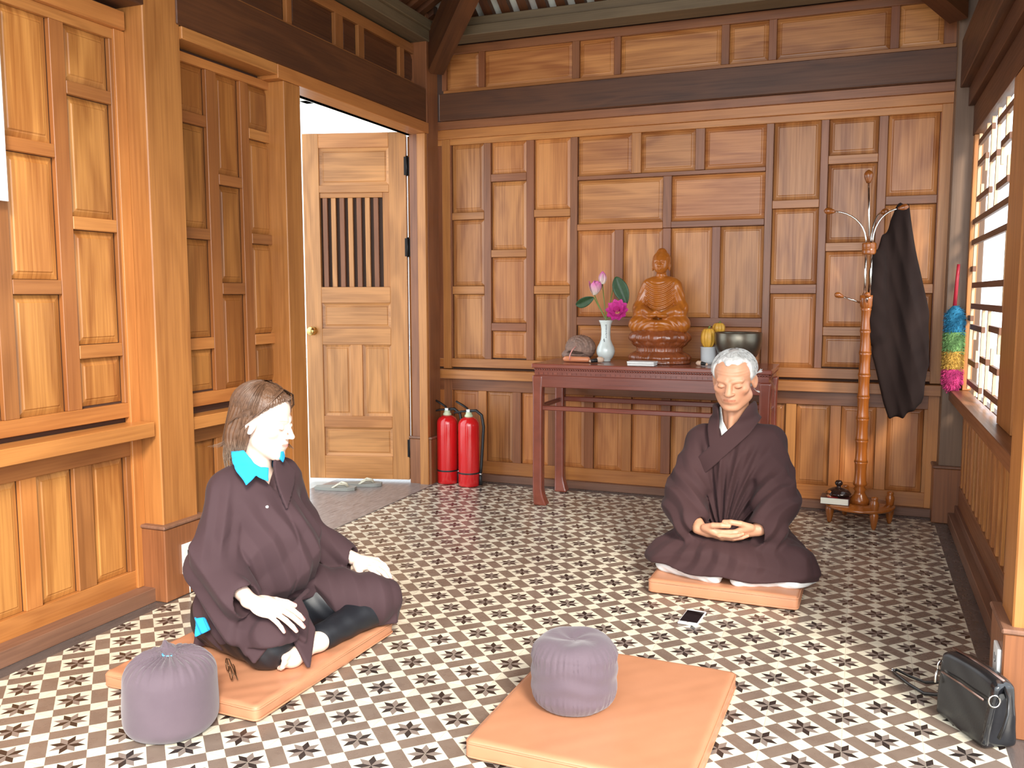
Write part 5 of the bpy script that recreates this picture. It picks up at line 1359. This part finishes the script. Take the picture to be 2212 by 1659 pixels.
for i in range(46):    # flyaway ends at the nape and past the far cheek
    if i < 26: b = Vector((rnd.choice((-1, -1, 1))*rnd.uniform(.03, .07), .075, -.06)); dr = Vector((rnd.uniform(-.02, .02), .045+rnd.uniform(0, .03), -.06))
    else: b = Vector((.070+rnd.uniform(0, .01), -.020, -.02)); dr = Vector((.010+rnd.uniform(0, .01), -.045+rnd.uniform(-.02, .02), -.075))
    strand(mb, [tuple(b), tuple(b+dr*.35+Vector((0, .004, -.012))), tuple(b+dr*.7+Vector((0, .002, -.008))), tuple(b+dr)], .0008, WHC_, WHR, off, WS, 4)
for i in range(150):    # loose lighter locks hanging behind the ears to the collar
    s_ = -1 if i < 100 else 1; y0 = rnd.uniform(.012, .095); x0 = .082-.5*max(0, y0-.05); w = rnd.uniform(-.012, .012); L_ = rnd.uniform(.10, .165)
    strand(mb, [(s_*x0, y0, -.01), (s_*(x0+.004), y0+.003, -.045), (s_*(x0-.002+w*.5), y0+.006, -.045-L_*.35), (s_*(x0-.010+w), y0+.004, -.045-L_*.65), (s_*(x0-.022+w*1.6), y0-.006, -.03-L_)], .0014, WHC_, WHR, off, WS, 4)
for i in range(150):    # hairline wisps swept back from the forehead edge
    t0 = rnd.uniform(0, 1); y0 = -.085+.10*t0; z0 = .022-.93*y0+rnd.uniform(-.004, .004); xx = -math.sqrt(max(0, 1-((y0-.014)/.100)**2-((z0-.036)/.085)**2))*.078 if 1-((y0-.014)/.100)**2-((z0-.036)/.085)**2 > 0 else -.01
    strand(mb, [(xx, y0, z0), (xx*1.10-.004, y0+.022, z0+.006), (xx*1.15-.006, y0+.05, z0-.004), (xx*1.1-.006, y0+.075, z0-.03)], .0010, WHC_, WHR, off, WS, 4)
for i in range(60):    # locks across the temple towards the ear
    t0 = rnd.uniform(0, 1); s_ = rnd.choice((-1, 1)); k = .0 if s_ < 0 else -.03
    strand(mb, [(s_*.006, -.048+.03*t0, .118), (s_*.045, -.048+.03*t0+k*.5, .100), (s_*.074, -.030+.03*t0+k, .060), (s_*.086, -.006+.02*t0+k, .022), (s_*.088, .026+k, -.012), (s_*.084, .050, -.045)], .0013, WHC_, WHR, off, WS, 4)
mb.build('hair_strands', HAIRB, wom)
# ------------------------------------------------------------ coat rack with hanging robe
BAM = wood('varnished_bamboo_wood', (.36, .105, .016), (.15, .038, .008), .2, .3, .05, coat=.5, redden=.1)
CHR = plain('chrome', (.78, .76, .72), .12, 1)
cr = thing('coat_rack', 'turned wooden coat rack with chrome stems and curved hooks in the right corner', 'coat rack', (.030, 4.84, 0))
mb = MB(); mb.lathe([(0, .085), (.165, .085), (.172, .090), (.172, .097), (.166, .102), (0, .103)], 40); mb.build('base_disc', BAM, cr)
foot_p = [(0, 0), (.007, .0), (.012, .012), (.019, .05), (.022, .072), (.020, .080), (.017, .084), (.022, .09), (.017, .097), (.018, .10), (.020, .118), (.022, .13), (.019, .142), (.014, .150), (.017, .156), (.015, .166), (0, .170)]
for a in (-62, 12, 118, 200):
    mb = MB(); mb.lathe(foot_p, 20, (.150*math.cos(math.radians(a)), .150*math.sin(math.radians(a)), .001)); mb.build('foot', BAM, cr)
prof = [(0, .10), (.050, .104), (.047, .125), (.030, .150), (.024, .165), (.032, .178), (.022, .190), (.034, .200)]
z = .21
for k in range(8):
    h = .112; r = .030-.0005*k
    prof += [(r+.004, z), (r, z+.012), (r-.002, z+h*.5), (r, z+h-.012), (r+.004, z+h-.003), (r+.0005, z+h-.001)]; z += h
prof += [(.028, 1.108), (.034, 1.120), (.036, 1.150), (.036, 1.172), (0, 1.174)]
mb = MB(); mb.lathe(prof, 28); mb.build('pole', BAM, cr)
for i in range(4):
    a = math.radians(45+90*i); mb = MB(); mb.tube([(.019*math.cos(a), .019*math.sin(a), 1.165), (.019*math.cos(a), .019*math.sin(a), 1.40)], .0058, 12); mb.build('chrome_rod', CHR, cr)
mb = MB(); mb.lathe([(0, 1.375), (.032, 1.376), (.034, 1.382), (.034, 1.402), (.0325, 1.404), (.034, 1.406), (.034, 1.428), (.032, 1.434), (0, 1.435)], 28); mb.build('collar', BAM, cr)
def knob(mb, p, d, s=1):
    d = Vector(d).normalized(); p = Vector(p)
    mb.tube([tuple(p+d*t*s) for t in (0, .008, .022, .036, .046, .052)], [.008*s, .011*s, .0165*s, .0175*s, .012*s, .003*s], 14)
tops = []
for a, dx, dz in ((180, -.165, .165), (8, .120, .170), (60, .10, .16)):
    ar = math.radians(a); c_, s_ = math.cos(ar), math.sin(ar); R0 = abs(dx)
    P = [((.015+R0*(1-math.cos(t))**1.05)*c_, (.015+R0*(1-math.cos(t))**1.05)*s_, 1.43+dz*math.sin(t)) for t in [i*math.pi/2/9*.96 for i in range(10)]]
    arm = thing  # noqa
    mb = MB(); mb.tube(P, .0045, 10); o = mb.build('arm', CHR, cr)
    mb = MB(); knob(mb, P[-1], (P[-1][0]-P[-2][0], P[-1][1]-P[-2][1], P[-1][2]-P[-2][2])); mb.build('arm_knob', BAM, o)
mb = MB(); mb.tube([(0, 0, 1.43), (-.014, 0, 1.735)], .0048, 10); o = mb.build('arm', CHR, cr)
mb = MB(); knob(mb, (-.0145, 0, 1.730), (-.02, 0, 1), 1.25); mb.build('arm_knob', BAM, o)
for a, L_ in ((185, .115), (15, .060), (270, .05), (95, .08)):
    ar = math.radians(a); e = (L_*math.cos(ar), L_*math.sin(ar), 1.165)
    mb = MB(); mb.tube([(.03*math.cos(ar), .03*math.sin(ar), 1.135), e], .0045, 10); o = mb.build('hook', CHR, cr)
    mb = MB(); knob(mb, e, (math.cos(ar), math.sin(ar), .35), .85); mb.build('hook_knob', BAM, o)
# robe on the right-hand arm
DROBE = cloth('dark_brown_robe', (.017, .0085, .007), rough=1.0, sheen=0.0)
rb = thing('hanging_robe', 'very dark brown robe hanging from the coat rack arm', 'robe', (.19, 4.86, 1.58))
def robe_f(P):
    x, y, z = P[:, 0]+.19, P[:, 1]+4.86, P[:, 2]+1.58
    # silhouette (x,z): narrow shoulder at the hook, widening, ragged pointed hem
    s = poly2(x, z, [(.150, 1.600), (.172, 1.622), (.200, 1.615), (.222, 1.50), (.262, 1.30), (.300, 1.10), (.318, .95), (.318, .76), (.300, .635), (.235, .590), (.215, .560), (.162, .555), (.120, .70), (.072, .86), (.070, 1.10), (.050, 1.30), (.085, 1.42), (.110, 1.48)])
    w = .030+.012*np.clip((1.5-z)/.6, 0, 1)
    yc = 4.89+.015*np.sin(x*38+z*2.2)*np.clip((1.62-z)/.2, 0, 1)
    d = np.stack([s+.018, np.abs(y-yc)-w+.018], 1)
    d = np.sqrt((np.maximum(d, 0)**2).sum(1))+np.minimum(d.max(1), 0)-.018
    d = d-.012*ridge((x-.17)/(.06+.10*np.clip((1.6-z), 0, 1))*1.2+.35)-.008*ridge(x*16+z*4.5, 1)
    slv = cap(np.stack([x, y, z], 1), (.075, 4.85, 1.36), (.075, 4.86, .98), .032, .045)-.006*ridge(z*9+x*12)
    return smin(d, slv, .03)
blob('garment', robe_f, (-.21, -.11, -1.06), (.17, .13, .08), .0065, DROBE, rb, it=2)
# book and lidded vessel on the rack base
bk = thing('book', 'thick paperback with dark red cover lying on the coat rack base', 'book', (-.085, 4.800, .1035), math.radians(-4))
mb = MB(); mb.box(-.068, .066, -.05, .05, .002, .034, 0); mb.build('pages', plain('off_white_pages', (.66, .66, .58), .8), bk)
mb = MB(); mb.box(-.070, .070, -.052, .052, .034, .0358, 0); mb.box(-.070, .070, -.052, .052, 0, .002, 0); mb.box(.066, .070, -.052, .052, .002, .034, 0); mb.build('cover', plain('dark_red_cover', (.045, .012, .012), .3), bk)
mb = MB(); mb.box(-.035, .015, -.048, -.020, .0358, .0362, 0); mb.build('cover_print', plain('red_print', (.35, .02, .02), .4), bk)
lv = thing('lidded_vessel', 'dark shiny lidded vessel with a knob standing on the book', 'vessel', (-.072, 4.815, .1405))
LAQ = plain('black_lacquer', (.022, .010, .008), .12, noise=.5, nscale=80)
mb = MB(); mb.lathe([(0, 0), (.052, 0), (.060, .006), (.062, .014), (.056, .020), (0, .020)], 36, fr=lambda a, r, z: (r*(1+.02*math.cos(24*a)), z)); mb.build('bowl', LAQ, lv)
mb = MB(); mb.lathe([(.057, .020), (.050, .030), (.030, .040), (.012, .044), (.010, .050), (.018, .058), (.020, .068), (.014, .078), (0, .082)], 36); mb.build('lid', LAQ, lv)
# feather duster on the corner post
du = thing('feather_duster', 'duster with red handle and blue, green, yellow and pink fluff hanging on the corner post', 'duster', (.440, 4.925, .70))
mb = MB(); mb.tube([(.006, .01, .625), (.003, .008, .56), (-.004, .004, .40)], [.0075, .0085, .0095], 12); mb.build('handle', plain('red_plastic', (.42, .02, .04), .3), du)
cols = [('pink_fluff', (.50, .035, .16)), ('yellow_fluff', (.42, .24, .04)), ('green_fluff', (.13, .26, .085)), ('blue_fluff', (.012, .14, .26))]
fluff_r = lambda t: .050*min(1, max(0, t+.01)**.5/.36, max(0, 1.01-t)**.5/.34)
bands = [(-.01, .115), (.10, .205), (.185, .30), (.28, .42)]
for (n_, c_), (z0, z1) in zip(cols, bands):
    mb = MB(); prof = []
    for k in range(9):
        z = z0+(z1-z0)*k/8; t = (z+.01)/.43; r = fluff_r(t)*(1+.05*math.sin(k*2.1)); prof.append((r*.82, z))
    mb.lathe([(0, z0)]+prof+[(0, z1)], 24)
    rd = random.Random(3)
    for i in range(800):
        a = rd.uniform(0, 6.283); z = rd.uniform(z0+.005, z1-.005); t = (z+.01)/.43
        r = fluff_r(t); r0 = r*.70; r1 = r*rd.uniform(.95, 1.12); zz = z+rd.uniform(-.02, .008); a2 = a+rd.uniform(-.25, .25); w = .0022
        mb.face([(r0*math.cos(a-.03), r0*math.sin(a-.03), z), (r0*math.cos(a+.03), r0*math.sin(a+.03), z), (r1*math.cos(a2)+w, r1*math.sin(a2)*.9, zz), (r1*math.cos(a2)-w, r1*math.sin(a2)*.9, zz)], [(0, 0)]*4, 0)
    t_ = plain(n_, c_, .9, noise=.3, nscale=70); mb.build('fluff', t_, du, weld=False)

# ------------------------------------------------------------ black handbag
LEA = NT('black_leather'); _c = LEA.n('TexCoord').outputs['Object']; LEA.set(Base_Color=(.010, .010, .011), Roughness=.30, Specular_IOR_Level=.6)
LEA.bump(LEA.n('TexNoise', {'Vector': _c, 'Scale': 180.0, 'Detail': 3.0}).outputs[0], .15, .001); LEA = LEA.m
LEA2 = NT('glossy_black_leather'); LEA2.set(Base_Color=(.010, .010, .012), Roughness=.14, Coat_Weight=.6); LEA2 = LEA2.m
hb_ = thing('handbag', 'black leather handbag with zips standing on the tiles by the right post', 'bag', (.328, 2.598, .001), math.atan2(-.18, .101))
BL, BT, BH = .118, .048, .178       # half length, half thickness, height
def bag(P):
    x, y, z = P[:, 0], P[:, 1], P[:, 2]
    th = BT*(1-.45*np.clip(z/BH, 0, 1)**1.5); top = BH+.010*np.cos(x/BL*1.3)-.02*np.clip(np.abs(x)/BL-.8, 0, 1)
    q = np.stack([np.abs(x)-(BL-.012*np.clip(1-z/BH, 0, 1)), np.abs(y)-th, np.abs(z-top/2)-top/2], 1)+.014
    d = np.sqrt((np.maximum(q, 0)**2).sum(1))+np.minimum(q.max(1), 0)-.014
    d += .0022*vnoise(P, 26, 6)
    gus = np.clip((np.abs(x)-BL*.80)/(BL*.2), 0, 1); d += gus*.010*np.exp(-(y/.018)**2)*np.clip(z/.05, 0, 1)
    d += .0025*np.exp(-((z-.128)/.004)**2)*(y < 0)*(np.abs(x) < .092)
    return d
blob('bag_body', bag, (-.15, -.075, -.004), (.15, .075, .21), .0034, [LEA, LEA2], hb_, matf=lambda C_: (C_[:, 0] > BL*.80).astype(int), it=2)
ZIP = plain('zip_metal', (.30, .20, .17), .3, .9)
mb = MB(); mb.tube([(-.088, -.0430, .128), (0, -.0420, .130), (.088, -.0425, .128)], .0035, 8, flat=(1, .5)); mb.build('front_zip', ZIP, hb_)
mb = MB(); mb.tube([(-.105, 0, .188), (0, 0, .190), (.105, 0, .184)], .004, 8); mb.build('top_zip', ZIP, hb_)
for sx, nm in ((-1, 'ring'), (1, 'ring')):
    mb = MB(); c = Vector((sx*.112, -.030, .135)); mb.tube([tuple(c+Vector((sx*.004*math.cos(a), .013*math.cos(a), .016*math.sin(a)))) for a in np.linspace(0, 6.28, 17)], .0022, 6, caps=False); mb.build(nm, CHR, hb_)
mb = MB(); mb.tube([(-.108, -.044, .128), (-.104, -.050, .108), (-.100, -.052, .092)], [.0035, .003, .0045], 8); mb.build('zip_pull', CHR, hb_)
wl = thing('wrist_strap', 'thin black leather wrist strap looped on the tiles left of the handbag', 'strap', (.20, 2.80, .001))
mb = MB(); pts = [(.060, -.105, .052), (.045, -.075, .030), (.015, -.035, .010), (-.025, .030, .006), (-.058, .095, .005), (-.066, .115, .006), (-.054, .112, .012), (-.02, .055, .020), (.020, .0, .030), (.050, -.055, .060), (.066, -.095, .078)]
mb.tube(pts, .0055, 8, flat=(1, .5)); mb.build('strap', LEA, wl)
mb = MB(); mb.tube([(-.066+.007*math.cos(a), .118+.007*math.sin(a), .008) for a in np.linspace(0, 6.28, 12)], .0022, 6, caps=False); mb.build('buckle', CHR, wl)
mb = MB(); P = [(.105, .0, .165), (.135, -.01, .150), (.150, -.02, .118), (.152, -.03, .085), (.148, -.04, .055)]
mb.tube(P, .009, 8, flat=(1, .5)); mb.build('handle', LEA, hb_)

# glasses on the woman's mat
gl = thing('glasses', 'thin-framed glasses folded on the tan mat in front of the woman', 'glasses', (-1.705, 2.045, .058), math.radians(-42))
GF = plain('dark_gold_frame', (.10, .06, .03), .3, .7)
GL = NT('lens_glass'); GL.set(Base_Color=(.9, .9, .9), Roughness=.03, Transmission_Weight=1.0, IOR=1.3); GL = GL.m
for s in (-1, 1):
    mb = MB(); mb.tube([(s*.034+.026*math.cos(a), 0, .018+.017*math.sin(a)) for a in np.linspace(0, 6.283, 25)], .0016, 6, caps=False); mb.build('rim', GF, gl)
    mb = MB(); mb.tube([(s*.034, -.0006, .018), (s*.034, .0006, .018)], .0005, 6); 
    mb = MB(); n_ = 20; mb.face([(s*.034+.0255*math.cos(2*math.pi*k/n_), 0, .018+.0165*math.sin(2*math.pi*k/n_)) for k in range(n_)], [(0, 0)]*n_); mb.build('lens', GL, gl)
    mb = MB(); mb.tube([(s*.062, 0, .026), (s*.060, .010, .024), (-s*.02, .016+s*.003, .014), (-s*.058, .018+s*.003, .006)], .0015, 6); mb.build('temple', GF, gl)
mb = MB(); mb.tube([(-.009, 0, .022), (0, .002, .025), (.009, 0, .022)], .0015, 6); mb.build('bridge', GF, gl)
# white blind hanging over the window of the near left bay
bl = thing('window_blind', 'white blind hanging at the far left edge over the wooden wall', 'blind', (-2.54, 1.93, 1.477))
mb = MB(); mb.box(-.004, .004, -.12, .150, .0, .61, 0); mb.build('sheet', plain('white_blind_fabric', (.88, .88, .86), .7), bl)
mb = MB(); mb.tube([(0, -.12, .615), (0, .150, .615)], .012, 10); mb.build('roller', plain('white_blind_fabric', (.88, .88, .86), .7), bl)
